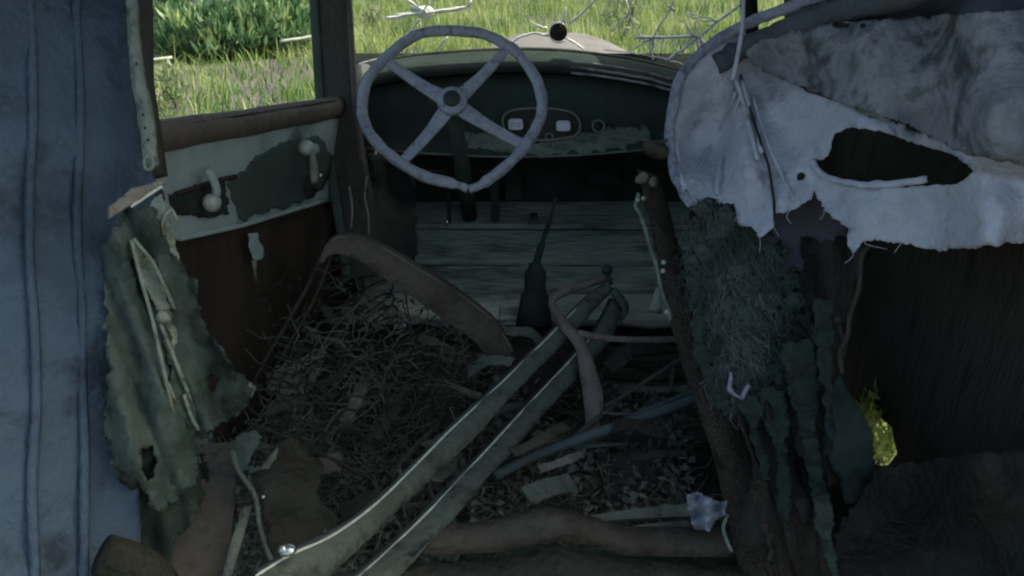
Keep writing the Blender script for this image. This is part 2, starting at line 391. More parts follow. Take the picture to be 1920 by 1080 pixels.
def stems(c, h, n, spread, m, parent, seed=0, r0=.012):
    g = G(); r = random.Random(seed)
    for i in range(n):
        a = r.uniform(0, 6.28); e = Vector((math.cos(a) * spread * r.uniform(.3, 1), math.sin(a) * spread * r.uniform(.3, 1), h * r.uniform(.7, 1)))
        b = Vector(c); g.tube(smoothpath([b, b + e * .5 + Vector((0, 0, h * .12)), b + e], 4), [r0 * (1 - .8 * k / 8) for k in range(9)], 5)
    return part('stem', g, m, parent)
def at_ground(px, d_or_none, py):
    p = zplane(0)(px, py); return Vector((p.x, p.y, gz(p.x, p.y)))
SH = [(285, 95, .55, .5, 'leftmost shrub seen through the door window, beside the loose strap'),
      (400, 110, .7, .55, 'broad dark green shrub in the middle of the door window'),
      (505, 105, .65, .6, 'bushy green shrub just behind the small white stone'),
      (590, 60, .5, .5, 'small green shrub half hidden by the windscreen pillar'),
      (345, 35, .6, .7, 'far shrub standing left of the fallen dark timbers')]
for i, (px, py, w, h, lb) in enumerate(SH):
    c = at_ground(px, 0, py); t = thing('shrub', lb, 'shrub', c, 'green shrubs beyond the door window')
    stems(c, h * .9, 7, w * .7, M['bark'], t, i)
    leaves('foliage', c + Vector((0, 0, h * .5)), (w * 1.15, w * .9, h * .62), 3600, .06, M['shrub'], t, 2.2, i * 5 + 2, 3.2)
# tall pale weeds seen over the bonnet
for i, (px, py, h, lb) in enumerate([(1165, 88, .85, 'tall pale leafy weed beyond the right end of the bonnet'),
                                     (330, 205, .34, 'low weed nearest the sill of the door window'),
                                     (700, 60, .4, 'low weed beyond the windscreen beside the pillar')]):
    c = at_ground(px, 0, py); t = thing('weed', lb, 'weed', c)
    g = G(); rr = random.Random(i + 40)
    for k in range(9 if i == 0 else 5):
        a = rr.uniform(0, 6.28); tip = c + Vector((math.cos(a) * .28 * h, math.sin(a) * .28 * h, h * rr.uniform(.7, 1)))
        g.tube(smoothpath([c, (c + tip) / 2 + Vector((0, 0, .05)), tip], 4), .006, 4)
    part('stem', g, M['weed'], t)
    leaves('foliage', c + Vector((0, 0, h * .55)), (.34 * h, .34 * h, h * .5), 420 if i == 0 else 160, .045, M['weed'], t, 1.6, 60 + i, 2.6)
# fallen timbers at the far top left
def timber(a, b, r, m, name, lb, cat, grp=None, seed=0):
    g = G(); a = Vector(a); b = Vector(b); pts = [a.lerp(b, k / 10) for k in range(11)]
    g.tube(pts, [r * (1 + .2 * N(k * .7, seed)) for k in range(11)], 9); g.warp(r * .35, 5)
    return tag(part(name, g, m), lb, cat, grp)
def pair(p1, p2, r, *k, **kw):
    timber(P(*p1), P(*p2), r, *k, **kw)
pair((360, 20, 14.5), (620, 8, 14.8), .17, M['bark'], 'fallen_timber', 'thick dark fallen timber along the top of the door window', 'timber', 'dark fallen timbers')
pair((300, 40, 13.2), (500, 34, 13.4), .10, M['bark'], 'fallen_timber', 'thinner dark timber lying just below the thick one', 'timber', 'dark fallen timbers', seed=3)
pair((430, 48, 14.6), (600, 34, 15), .12, M['bark'], 'fallen_timber', 'dark timber lying low behind the shrubs of the door window', 'timber', 'dark fallen timbers', seed=5)
pair((372, 44, 15), (392, 22, 15.2), .05, M['bark'], 'broken_branch', 'short grey branch slanting up against the dark timbers', 'branch', seed=6)
pair((518, 42, 13), (545, 24, 13), .045, M['paletimber'], 'bleached_branch', 'short bleached branch slanting up at the right of the door window', 'branch', seed=7)
pair((525, 78, 9.2), (606, 66, 9.4), .018, M['paletimber'], 'bleached_pole', 'thin bleached pole lying at the right of the door window', 'pole', seed=8)
pair((236, 120, 8.6), (322, 108, 8.8), .018, M['paletimber'], 'bleached_pole', 'thin bleached pole lying at the left edge of the door window', 'pole', seed=9)
g = G(); g.ball(P(502, 117, 10.8), .055, 10, (1.6, 1, .8)); g.warp(.03, 12)
tag(part('stone', g, M['stone']), 'small white stone lying in the grass of the door window', 'stone')
pair((735, 30, 13.5), (870, 16, 13.5), .035, M['paletimber'], 'bleached_log', 'bleached log lying in the meadow above the steering wheel', 'log', seed=10)
g = G(); g.ball(P(792, 20, 13), .16, 12, (1.3, 1, .6)); g.warp(.1, 6)
tag(part('stone', g, M['stone']), 'pale rounded stone beside the log above the steering wheel', 'stone')

# ================================================================== the car
car = thing('car_wreck', 'derelict old car seen from inside, with its grey steering wheel and dark dashboard', 'car', (0, 1.2, 0))
# --- floor
fz = zplane(.47)
g = G(); rows = []
for i in range(46):
    y = .25 + i * .04; rows.append([Vector((x, y, .47 + .018 * fbm(Vector((x * 6, y * 6, 1)), 4))) for x in [(-.68 + .031 * k) for k in range(47)]])
g.loft(rows); part('floor_pan', g, M['soil'], car, thick=.01)
# --- toe boards (each plank a part)
tb = to_plane(P(900, 600, 2.02), P(1100, 600, 2.02), P(900, 360, 2.62))
def plank(parent, name, q, fn, m, th=.018, seed=0, k=9):
    """q: four pixel corners tl,tr,br,bl"""
    g = G(); top = []; bot = []
    A = [fn(*c) for c in q]; n = (A[1] - A[0]).cross(A[3] - A[0]).normalized()
    if n.dot(CAM - A[0]) < 0: n = -n
    g1 = [A[0].lerp(A[1], i / k) + (A[3] - A[0]).normalized() * .004 * N(i * .9, seed) for i in range(k + 1)]
    g2 = [A[3].lerp(A[2], i / k) + (A[3] - A[0]).normalized() * .004 * N(i * .9, seed + 7) for i in range(k + 1)]
    rows = [g1, g2, [p - n * th for p in g2], [p - n * th for p in g1], g1]
    g.loft(rows); v0 = len(g.v)
    m_ = k + 1
    g.f.append((0, m_, 2 * m_, 3 * m_)); g.f.append((k, m_ + k, 2 * m_ + k, 3 * m_ + k))
    return part(name, g, m, parent, smooth=False)
for i, (a, b) in enumerate([(352, 421), (430, 488), (497, 541), (549, 600)]):
    plank(car, 'toe_board', [(640, a), (1300, a + 3), (1300, b + 1), (640, b - 2)], tb, M['wood'], seed=i * 3)
tbu = to_plane(P(900, 600, 2.02) + Vector((0, 0, -.07)), P(1100, 600, 2.02) + Vector((0, 0, -.07)), P(900, 360, 2.62) + Vector((0, 0, -.07)))
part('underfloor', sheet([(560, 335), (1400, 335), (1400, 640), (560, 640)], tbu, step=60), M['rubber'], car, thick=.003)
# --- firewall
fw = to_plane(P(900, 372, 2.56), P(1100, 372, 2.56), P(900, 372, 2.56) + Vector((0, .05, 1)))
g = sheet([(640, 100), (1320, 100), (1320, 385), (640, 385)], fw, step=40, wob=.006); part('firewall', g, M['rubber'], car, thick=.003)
# --- cowl sides
def quadsheet(pts3, nu=12, nv=12, wob=0, wf=5, seed=0):
    a, b, c, d = [Vector(p) for p in pts3]; g = G(); rows = []
    for i in range(nv + 1):
        t = i / nv; l = a.lerp(d, t); r_ = b.lerp(c, t); rows.append([l.lerp(r_, k / nu) for k in range(nu + 1)])
    g.loft(rows)
    if wob: g.warp(wob, wf)
    return g
A1 = P(655, 190, 1.86); A2 = P(690, 130, 2.3)
part('cowl_side', quadsheet([P(655, 120, 1.88), P(700, 120, 2.35), Vector((P(700, 120, 2.5).x - .02, 2.5, .5)), Vector((P(655, 120, 1.88).x, 1.75, .5))], 12, 12, .02), M['body'], car, thick=.004)
part('cowl_side', quadsheet([Vector((.72, 1.9, 1.12)), Vector((.62, 2.4, 1.1)), Vector((.62, 2.5, .5)), Vector((.75, 1.75, .5))], 12, 12, .02), M['body'], car, thick=.004)
# dark curved kick panel left of the toe boards
g = sheet([(690, 290), (760, 300), (778, 360), (782, 470), (770, 520), (700, 500)], depth([(690, 290, 2.0), (700, 500, 1.95), (770, 300, 2.3), (775, 520, 2.1)]), step=14, rag=5, wob=.03, seed=6)
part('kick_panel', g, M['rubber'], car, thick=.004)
# --- cowl top and dashboard
arc = [(655, 136), (700, 122), (760, 109), (850, 100), (960, 95), (1050, 97), (1130, 106), (1200, 117), (1290, 140)]
arc = [(p.x, p.y) for p in smoothpath([Vector((a, b, 0)) for a, b in arc], 4)]
def arow(dy, d, flat=0.0, ymid=95):
    return [P(x, (y * (1 - flat) + ymid * flat) + dy, d) for x, y in arc]
g = G(); g.loft([arow(-1, 2.34), arow(3, 2.22), arow(12, 2.13), arow(24, 2.08), arow(36, 2.07), arow(42, 2.09)])
part('cowl_lip', g, M['lip'], car, thick=.004)
for dy, d in ((17, 2.095), (28, 2.065), (38, 2.06)):
    g = G(); g.tube([P(x, y + dy + 2 * N(x * .03, dy), d) for x, y in arc if x > 1060], .0035, 6); part('cowl_ridge', g, M['liner2'], car)
dash = G(); rows = []
low = lambda x: 275 + 20 * math.sin(max(0, min(1, (x - 655) / 620)) * math.pi) 
for t, d in ((0, 2.15), (.25, 2.17), (.5, 2.16), (.8, 2.13), (.93, 2.115), (1, 2.12)):
    rows.append([P(x, (y + 42) * (1 - t) + low(x) * t, d) for x, y in arc])
rows.append([p + Vector((0, .05, .005)) for p in rows[-1]])
dash.loft(rows); dashboard = part('dashboard', dash, M['dash'], car, thick=.004)
# worn strip of paint along the lower edge
dpl = lambda px, py: P(px, py, 2.115)
g = sheet([(870, 252), (920, 248), (1000, 262), (1090, 250), (1150, 240), (1215, 235), (1225, 262), (1150, 280), (1060, 291), (960, 288), (880, 275)], lambda x, y: P(x, y, 2.108 + .02 * max(0, (265 - y) / 40)), step=9, rag=12, seed=12)
part('worn_strip', g, M['dashworn'], dashboard, thick=.001)
g = G(); g.tube([P(x, low(x) - 1, 2.112) for x, y in arc], .0035, 6); part('dash_edge', g, M['dashworn'], dashboard)
# instrument oval
oval = [(942, 228), (946, 215), (965, 206), (1000, 203), (1040, 204), (1070, 210), (1084, 222), (1088, 238), (1080, 253), (1062, 258), (1015, 263), (970, 258), (948, 245)]
g = sheet(oval, lambda x, y: P(x, y, 2.098), step=14); ip = part('instrument_plate', g, M['panelbrown'], dashboard, thick=.006)
op = smoothpath([P(x, y, 2.094) for x, y in oval + oval[:1]], 4); g = G(); g.tube(op, .0032, 6, caps=False); 
part('plate_rim', g, M['brass'], dashboard)
fn_dial = Vector((0, -.9, .42)).normalized()
def rrect(cx, cy, w, h, d, rr=.45):
    pts = []
    for k in range(24):
        a = 2 * math.pi * k / 24; c, s = math.cos(a), math.sin(a)
        pts.append((cx + w / 2 * math.copysign(abs(c) ** rr, c), cy + h / 2 * math.copysign(abs(s) ** rr, s)))
    return pts
for cx, cy, w, h in ((967, 233, 28, 21), (1056, 236, 27, 20)):
    g = sheet(rrect(cx, cy, w, h, 0), lambda x, y: P(x, y, 2.091), step=8)
    ga = part('gauge', g, M['dial'], dashboard, thick=.003)
    g = G(); g.tube([P(x, y, 2.088) for x, y in rrect(cx, cy, w + 5, h + 5, 0)] + [P(*rrect(cx, cy, w + 5, h + 5, 0)[0], 2.088)], .0022, 5, caps=False); part('gauge_rim', g, M['panelbrown'], dashboard)
g = G()
for dx in (-6, 5):
    g.tube([P(967 + dx + 3 * math.cos(a * .785), 234 + 4 * math.sin(a * .785), 2.0885) for a in range(9)], .0007, 4)
part('gauge_mark', g, M['ink'], dashboard)
g = G(); g.tube([P(1030 + 7 * math.cos(a * .4), 256 + 6 * math.sin(a * .4), 2.09) for a in range(17)], .002, 5, caps=False); g.tube([P(1022, 268, 2.09), P(1026, 274, 2.085)], .003, 6); g.tube([P(1036, 268, 2.09), P(1040, 275, 2.085)], .003, 6)
part('ignition_switch', g, M['brass'], dashboard)
g = G(); g.disc(P(1122, 236, 2.095), fn_dial, .010, .012); part('dash_knob', g, M['rubber'], dashboard)
g = G(); g.tube([P(1122 + 11 * math.cos(a * .4), 236 + 11 * math.sin(a * .4), 2.09) for a in range(17)], .0024, 5, caps=False); part('knob_ring', g, M['brass'], dashboard)
# --- bonnet seen over the cowl
g = G(); rows = []
for y, hz, wd in ((2.36, 1.12, .50), (2.7, 1.118, .44), (3.1, 1.13, .34), (3.25, 1.125, .30), (3.27, .98, .31), (3.28, .6, .31)):
    row = []
    for k in range(25):
        a = math.pi * k / 24; row.append(Vector((.16 - wd * math.copysign(abs(math.cos(a)) ** .6, math.cos(a)), y, .62 + (hz - .62) * math.sin(a) ** .45 if a not in (0,) else .62)))
    rows.append(row)
g.loft(rows); part('bonnet', g, M['hood'], car, thick=.003)
# --- windscreen: glass, frame, fractures, round boss
wsb = P(960, 96, 2.30); ws = to_plane(wsb, wsb + Vector((1, 0, 0)), wsb + Vector((0, -.10, 1)))
g = sheet([(664, 128), (760, 104), (960, 90), (1130, 100), (1290, 135), (1430, 20), (1430, -330), (650, -330)], ws, step=60); wscreen = part('windscreen', g, M['glass'], car)
wof = lambda px, py: ws(px, py) + Vector((0, -.006, 0))
def crack(pts, r=.0022, w=2.0, seed=0):
    pp = []
    for a, b in zip(pts[:-1], pts[1:]):
        k = max(2, int(math.dist(a, b) / 7))
        for j in range(k):
            t = j / k; x = a[0] + (b[0] - a[0]) * t; y = a[1] + (b[1] - a[1]) * t
            pp.append((x + w * N(x * .08, y * .08, seed), y + w * N(x * .08, y * .08, seed + 5)))
    pp.append(pts[-1])
    g = G(); g.tube([wof(*p) for p in pp], [1.6 * r * (.6 + .8 * abs(N(i * .8, seed))) for i in range(len(pp))], 5)
    return part('fracture', g, M['crack'], wscreen)
crack([(1068, 44), (1090, 25), (1112, 4), (1150, -40)], .0028)
crack([(1040, 68), (1000, 62), (975, 68), (955, 82)], .003)
crack([(1062, 70), (1080, 82), (1095, 92)], .0026)
crack([(748, 80), (770, 58), (786, 36)], .0024); crack([(722, 34), (760, 28), (800, 24), (845, 18), (876, 14), (884, 0)], .0032); crack([(762, -5), (780, 12), (800, 22)], .003)
crack([(840, 68), (825, 85), (818, 98)], .0022)
crack([(1190, 70), (1240, 70), (1300, 68)], .0042, .5); crack([(1225, 68), (1240, 40), (1256, 18), (1262, 0)], .0026); crack([(1225, 70), (1222, 100), (1224, 112)], .0022)
crack([(1250, 112), (1280, 92), (1306, 72), (1345, 40), (1388, 8)], .0036); crack([(1292, 58), (1306, 72)], .003)
crack([(1310, 68), (1316, 80), (1330, 84)], .005); crack([(1248, 8), (1264, 20)], .003)
rc = random.Random(55)
for x, y, n_ in ((1306, 72, 6), (1225, 70, 3), (792, 26, 4), (1047, 60, 3), (1180, 20, 3), (1345, 40, 3)):
    for q in range(n_):
        an = rc.uniform(0, 6.28); L = rc.uniform(25, 75); b = (x + L * .5 * math.cos(an), y + L * .4 * math.sin(an)); e = (b[0] + L * .5 * math.cos(an + rc.uniform(-.6, .6)), b[1] + L * .4 * math.sin(an + rc.uniform(-.6, .6)))
        if e[1] > 108 - abs(e[0] - 1000) * -.05 or e[0] > 1400: continue
        crack([(x + 20 * math.cos(an) * (x == 1047), y + 18 * math.sin(an) * (x == 1047)), b, e], rc.uniform(.0009, .0022), 5, q)
crack([(1130, 92), (1180, 98), (1230, 106), (1285, 122)], .0016, 2); crack([(668, 122), (700, 112), (740, 102)], .0014, 2)
g = G(); c = wof(1047, 60); g.disc(c, Vector((0, -1, .1)), .0255, .02, 24)
part('wiper_boss', g, M['rustdark'], car, bevel=.002)
g = G(); g.tube([wof(1047 + 17 * math.cos(a * .3), 61 + 19 * math.sin(a * .3)) for a in range(3, 19)], .0018, 5); part('boss_rim', g, M['crack'], car)
g = G(); g.tube([ws(x, y - 2) for x, y in arc], .007, 8); part('windscreen_frame', g, M['pillar'], car)
# right windscreen pillar (dark stub above the torn lining)
g = G(); g.bar([P(1407, 90, 1.95), P(1404, 0, 1.95), P(1398, -330, 1.95)], .035, .03, Vector((0, 1, 0))); part('windscreen_pillar', g, M['rustdark'], car)
# --- left windscreen pillar
pl_top = P(630, 0, 1.88); pl_mid = P(640, 200, 1.86); pl_bot = P(682, 440, 1.86)
pl_up = pl_top + (pl_top - pl_mid).normalized() * .62
for off, w, nm, m in ((0, .070, 'windscreen_pillar', 'pillar'), (-.045, .022, 'pillar_strip', 'dash'), (.037, .012, 'pillar_strip', 'sill')):
    g = G(); o_ = Vector((off, 0 if off == 0 else -.022, 0))
    g.bar([pl_up + o_, pl_top + o_, pl_mid + o_, pl_bot + o_ * (1 if off < .03 else .6), P(690, 520, 1.86) + o_], w, .05 if off == 0 else .02, Vector((0, 1, 0))); g.warp(.004, 9)
    part(nm, g, M[m], car, bevel=.004)
g = G(); g.tube(path([(688, 330, 1.80), (684, 370, 1.80), (690, 400, 1.79), (692, 440, 1.8)]), .0022, 5)
g.tube(path([(655, 350, 1.80), (660, 390, 1.80), (658, 430, 1.8)]), .003, 5); part('pillar_wire', g, M['cloth2'], car)
# --- driver's door
D1 = P(283, 250, 1.20); D2 = P(640, 190, 1.85); D3 = D1 + Vector((-.03, 0, -.5))
dp = to_plane(D1, D2, D3); dn = (D2 - D1).cross(D3 - D1).normalized()
if dn.dot(CAM - D1) < 0: dn = -dn
dpo = lambda k: to_plane(D1 + dn * k, D2 + dn * k, D3 + dn * k)
g = sheet([(285, 262), (640, 205), (655, 366), (560, 392), (450, 425), (330, 450), (300, 380)], dpo(0), step=20, rag=2, wob=.006, seed=3)
door = part('door', g, M['door'], car, thick=.012)
g = G(); a_ = dp(150, 279); b_ = dp(645, 200); rows = []
pth = [dp(150 + (645 - 150) * k / 16, 279 + (200 - 279) * k / 16) for k in range(17)]
g.tube(pth, .026, 14, flat=.72, upv=Vector((0, 0, 1))); g.warp(.003, 12)
part('window_sill', g, M['sill'], door)
g = G(); g.bar([dp(150, 262) + dn * .004, dp(620, 189) + dn * .004], .006, .02, dn); part('sill_gap', g, M['rubber'], door)
g = sheet([(300, 440), (330, 446), (450, 421), (560, 388), (690, 355), (700, 440), (720, 900), (420, 900), (350, 600)], dpo(-.014), step=26, rag=2, wob=.012, seed=8)
part('lower_board', g, M['doorboard'], door, thick=.006)
# crease and dark recess of the latch
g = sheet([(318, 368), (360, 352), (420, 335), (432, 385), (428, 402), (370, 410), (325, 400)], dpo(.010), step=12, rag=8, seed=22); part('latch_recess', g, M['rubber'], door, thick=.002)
g = sheet([(425, 345), (480, 292), (545, 262), (600, 255), (625, 300), (612, 348), (570, 380), (500, 398), (450, 412)], dpo(.009), step=12, rag=7, seed=31); part('painted_shadow', g, M['dash'], door, thick=.001)  # dark patch stands for the diagonal shadow across the door panel
g = G(); g.tube([dp(x, y) + dn * .012 for x, y in ((318, 362), (350, 352), (400, 336), (430, 330))], .0045, 6); part('crease', g, M['doorboard'], door)
g = G(); g.tube([dp(330, 446) + dn * .008, dp(450, 421) + dn * .008, dp(560, 388) + dn * .008, dp(650, 362) + dn * .008], .005, 6); part('panel_lip', g, M['door'], door)
dk = lambda x, y, k: dpo(k)(x, y)
g = G(); g.tube(smoothpath([dk(387, 318, .035), dk(395, 328, .04), (dk(403, 345, .045)), dk(406, 362, .045), dk(402, 380, .03)], 5), [.007] * 21, 8)
hd = part('door_handle', g, M['door'], door)
g = G(); g.ball(dk(397, 380, .035), .016, 14); part('handle_boss', g, M['knob'], door)
g = G(); g.tube(smoothpath([dk(588, 340, .02), dk(588, 315, .028), dk(585, 290, .035), dk(583, 278, .035)], 5), [.0095] * 8 + [.0075] * 8, 8)
ck = part('window_crank', g, M['knob'], door)
g = G(); g.ball(dk(574, 277, .055), .0165, 14); part('crank_knob', g, M['knob'], door)
g = G(); g.ball(dk(589, 279, .035), .012, 12); part('crank_end', g, M['knob'], door)
g = G(); g.disc(dk(581, 350, .012), dn, .026, .012); part('crank_escutcheon', g, M['rustdark'], door)
for q in ((600, 330), (586, 334)):
    g = G(); g.ball(dk(*q, .02), .0055, 8); part('screw', g, M['chrome'], door)
g = sheet([(465, 440), (484, 436), (494, 478), (488, 488), (476, 490), (470, 470)], dpo(.02), step=8, rag=4, seed=5); part('torn_strip', g, M['door'], door, thick=.002)
g = G(); g.tube([dk(476, 488, .02), dk(478, 508, .022), dk(480, 528, .02)], [.006, .003, .0015], 6); part('torn_strip', g, M['cloth2'], door)
# broken pane in the door window
g = sheet([(238, 250), (242, 120), (322, 110), (345, 150), (395, 190), (430, 212), (470, 208), (520, 110), (530, 80), (606, 68), (612, 192)], dpo(-.01), step=14, rag=4, seed=9)
part('broken_pane', g, M['glass'], door)
# --- unseen roof, sized to keep sun off the cabin, and its rail
g = quadsheet([Vector((-.86, .80, 1.80)), Vector((.92, .80, 1.80)), Vector((.90, 2.25, 1.80)), Vector((-.62, 2.25, 1.80))], 16, 16, .01)
for v in g.v: v.z += .07 * (1 - (v.x / .9) ** 2)
part('unseen_roof', g, M['linerdark'], car, thick=.01)
g = G(); g.bar([Vector((-.58, 2.22, 1.78)), Vector((.74, 2.22, 1.78))], .06, .05, Vector((0, 1, 0))); part('unseen_roof_rail', g, M['pillar'], car)
# --- right side wall, its unseen top and front added to block the sun
xw = to_plane(Vector((.80, 0, 0)), Vector((.80, 1, 0)), Vector((.80, 0, 1)))
g = sheet([(1472, -372), (2150, -720), (2900, -1075), (2900, 1320), (2200, 1320), (1600, 1320), (1540, 700), (1472, 300)], xw, [[(1612, 764), (1622, 750), (1636, 748), (1648, 778), (1672, 800), (1684, 850), (1664, 876), (1640, 870), (1632, 820)]], step=34, rag=4, wob=.02, seed=55)
part('side_panel_and_sun_block', g, M['darkwood'], car, thick=.004)
# --- left rear post and quarter trim (outside the photographed strip the body simply goes on)
q1 = P(170, 300, 1.07)
qp = to_plane(P(236, 0, 1.12), P(236, 900, 1.0), P(-80, 400, .92))
g = sheet([(236, -60), (243, 60), (252, 180), (262, 260), (288, 335), (306, 362), (306, 420), (300, 560), (262, 780), (262, 1130), (-220, 1130), (-220, -60)], qp, step=26, rag=3, wob=.02, seed=17)
part('quarter_panel', g, M['quarter'], car, thick=.006)
for px in (60, 150): 
    g = G(); g.tube([qp(px + (y - 0) * .01, y) + Vector((.004, -.012, 0)) for y in range(-60, 1130, 40)], .006, 6); g.warp(.006, 8); part('quarter_rib', g, M['quarter'], car)

# ================================================================== steering wheel and column (parts of the car)
HUB = P(848, 192, 1.75); wn = Vector((0, -math.cos(R(39)), math.sin(R(39)))); wp = to_plane(HUB, HUB + Vector((1, 0, 0)), HUB + Vector((0, math.sin(R(39)), math.cos(R(39)))))
rim = [(850, 57), (909, 65), (957, 89), (994, 130), (1015, 178), (1013, 222), (987, 270), (954, 307), (909, 342), (879, 356)]
rim2 = [(877, 355), (857, 347), (798, 331), (746, 302), (706, 267), (683, 230), (680, 193), (687, 156), (713, 119), (757, 80), (798, 61), (850, 57)]
sw = G()
pp = smoothpath([wp(*q) for q in rim], 6)
sw.tube(pp, [.0125 * (1 + .10 * N(i * .35, 3)) * (1 if i < len(pp) - 6 else .75) for i in range(len(pp))], 12)
pp = smoothpath([wp(*q) for q in rim2], 6)
sw.tube(pp, [.0125 * (1 + .10 * N(i * .35, 7)) * (1 if i > 6 else .7) for i in range(len(pp))], 12)
sw.warp(.0022, 45)
wheel = part('steering_wheel', sw, M['wheel'], car)
for tip in ((728, 116), (946, 96), (757, 300), (983, 272)):
    g = G(); a = wp(*tip); pts = [HUB.lerp(a, k / 8) for k in range(9)]
    g.bar([p - wn * (.012 if 0 < 1 else 0) * math.sin(math.pi * min(1, k / 8)) for k, p in enumerate(pts)], [.034, .036, .034, .030, .027, .026, .025, .024, .022], .009, wn)
    part('spoke', g, M['wheel'], wheel, bevel=.003)
g = G(); g.disc(HUB + wn * .004, wn, .034, .02, 24); part('hub', g, M['wheel'], wheel, bevel=.004)
g = G(); g.disc(HUB + wn * .018, wn, .019, .014, 24); part('horn_button', g, M['hub'], wheel, bevel=.004)
cdv = -wn
g = G(); g.tube([HUB + cdv * .02, HUB + cdv * .35, HUB + cdv * .36, HUB + cdv * .86], [.019, .019, .024, .024], 14); part('steering_column', g, M['dash'], car)
g = G(); g.tube([HUB + cdv * .40 + Vector((-.02, 0, 0)), HUB + cdv * .36 + Vector((-.12, -.02, .0))], .004, 6); g.tube([HUB + cdv * .40 + Vector((.02, 0, 0)), HUB + cdv * .36 + Vector((.10, -.02, .0))], .004, 6); part('column_lever', g, M['rustdark'], car)
# hanging bracket parts below the dashboard
for px, w, y1, d in ((925, 16, 415, 2.35), (960, 30, 378, 2.4), (1130, 60, 350, 2.45), (840, 8, 420, 2.3)):
    g = G(); g.bar([P(px, 285, d + .05), P(px + 3, y1, d)], w / F * d, .02, Vector((0, 1, 0))); g.warp(.008, 12); part('dash_bracket', g, M['rubber'], car, bevel=.003)
g = G(); g.ball(P(838, 417, 2.28), .008, 8, (1, 1, 1.6)); part('pedal', g, M['chrome'], car)
g = G(); g.disc(P(1000, 404, 2.40), Vector((0, -.3, 1)), .012, .006); part('bolt_hole', g, M['rubber'], car)
# gear lever and boot, handbrake
g = G(); g.tube(path([(1042, 372, 1.95), (1030, 415, 1.98), (1015, 460, 2.0), (1004, 500, 2.02)]), [.004] * 6 + [.006] * 6 + [.010] * 7, 8); lev = part('gear_lever', g, M['rubber'], car)
g = G(); c0 = P(1003, 492, 2.0); c1 = P(1002, 610, 2.0); g.tube([c0, c0.lerp(c1, .12), c0.lerp(c1, .14), c0.lerp(c1, .5), c0.lerp(c1, .52), c0.lerp(c1, 1)], [.014, .022, .028, .028, .036, .046], 12); g.warp(.004, 20); part('gear_boot', g, M['rubber'], lev)
# transmission tunnel lump
g = G(); g.ball(P(1010, 690, 1.95), .15, 16, (1, 1.6, .45)); g.warp(.02, 9); part('gearbox_cover', g, M['rustdark'], car)

# ================================================================== loose wreckage inside
# --- pale diagonal rails (bent seat frame)
def strip(up, lo, k=6):
    """surface between an upper and a lower 3D curve, with a return flange"""
    A = path(up, k); B = path(lo, k); n = min(len(A), len(B)); return A[:n], B[:n]
fr = thing('bent_rails', 'grey-green pair of bent metal rails lying diagonally across the floor', 'rails', P(900, 900, 1.25))
railsA = ([(1138, 532, 1.86), (1101, 559, 1.80), (1029, 631, 1.68), (940, 718, 1.52), (847, 804, 1.36), (770, 882, 1.24), (700, 949, 1.13), (620, 1006, 1.04), (545, 1040, .98), (480, 1080, .93)],
          [(1150, 541, 1.86), (1125, 570, 1.80), (1055, 644, 1.68), (984, 715, 1.53), (890, 818, 1.37), (800, 905, 1.25), (730, 970, 1.14), (660, 1040, 1.05), (600, 1090, .99), (540, 1140, .94)])
railsB = ([(1150, 560, 1.85), (1120, 617, 1.78), (1073, 671, 1.69), (1010, 738, 1.58), (949, 804, 1.46), (833, 929, 1.26), (760, 1002, 1.16), (700, 1058, 1.07), (640, 1110, 1.0)],
          [(1166, 580, 1.85), (1144, 637, 1.78), (1096, 690, 1.69), (1040, 752, 1.58), (985, 815, 1.46), (885, 930, 1.26), (815, 1010, 1.16), (765, 1062, 1.07), (700, 1130, 1.0)])
for (u, l), sgn in ((railsA, 1), (railsB, 1)):
    A, B = strip(u, l); g = G()
    fl = [p + Vector((-.006, .022, -.010)) for p in A]; fb = [p + Vector((.004, .02, -.004)) for p in B]
    mid = [(a + b) / 2 + (CAM - a).normalized() * .003 for a, b in zip(A, B)]
    g.loft([fl, A, mid, B, fb]); g.warp(.0025, 14)
    rl = part('rail', g, M['rail'], fr, thick=.003)
    g = G(); n = len(A); g.tube([p + (CAM - p).normalized() * .001 for p in A[8:]], [.0021 + .0007 * N(i * .9, 2) for i in range(n - 8)], 5); part('edge_highlight', g, M['railedge'], rl)  # highlight along the rail's upper edge, put in as pale colour
g = G(); g.tube(path([(1150, 545, 1.85), (1170, 575, 1.86), (1160, 600, 1.86)]), .012, 8); part('joint', g, M['rail'], fr)
# --- rusty curved strap of the seat springs
sp = thing('seat_spring_unit', 'crushed rusty seat spring frame with a broad curved strap over a tangle of wires', 'seat springs', P(700, 900, 1.6))
A, B = strip([(600, 488, 1.42), (612, 462, 1.42), (640, 444, 1.43), (700, 456, 1.46), (790, 508, 1.5), (880, 565, 1.56), (930, 608, 1.6), (962, 660, 1.64)],
             [(603, 496, 1.42), (618, 480, 1.42), (645, 478, 1.43), (692, 500, 1.46), (770, 556, 1.5), (850, 612, 1.56), (905, 655, 1.6), (935, 705, 1.64)])
g = G(); g.loft([[p + Vector((0, .02, 0)) for p in A], A, B]); g.warp(.003, 16); part('strap', g, M['rust'], sp, thick=.003)
g = G(); g.tube([p + (CAM - p).normalized() * .001 for p in A], .0012, 5); part('strap_edge', g, M['ruststrap'], sp)
def wire(pts, r, m, parent=sp, name='wire', k=6):
    g = G(); g.tube(path(pts, k), r, 5); return part(name, g, m, parent)
wire([(604, 480, 1.42), (575, 540, 1.44), (530, 620, 1.46), (490, 690, 1.48), (465, 750, 1.5)], .004, M['rustdark'])
wire([(625, 470, 1.44), (590, 560, 1.46), (545, 640, 1.48), (500, 720, 1.48)], .003, M['rustdark'])
wire([(460, 790, 1.38), (540, 820, 1.35), (620, 860, 1.32), (700, 900, 1.32)], .004, M['rustdark'])
rr = random.Random(21)
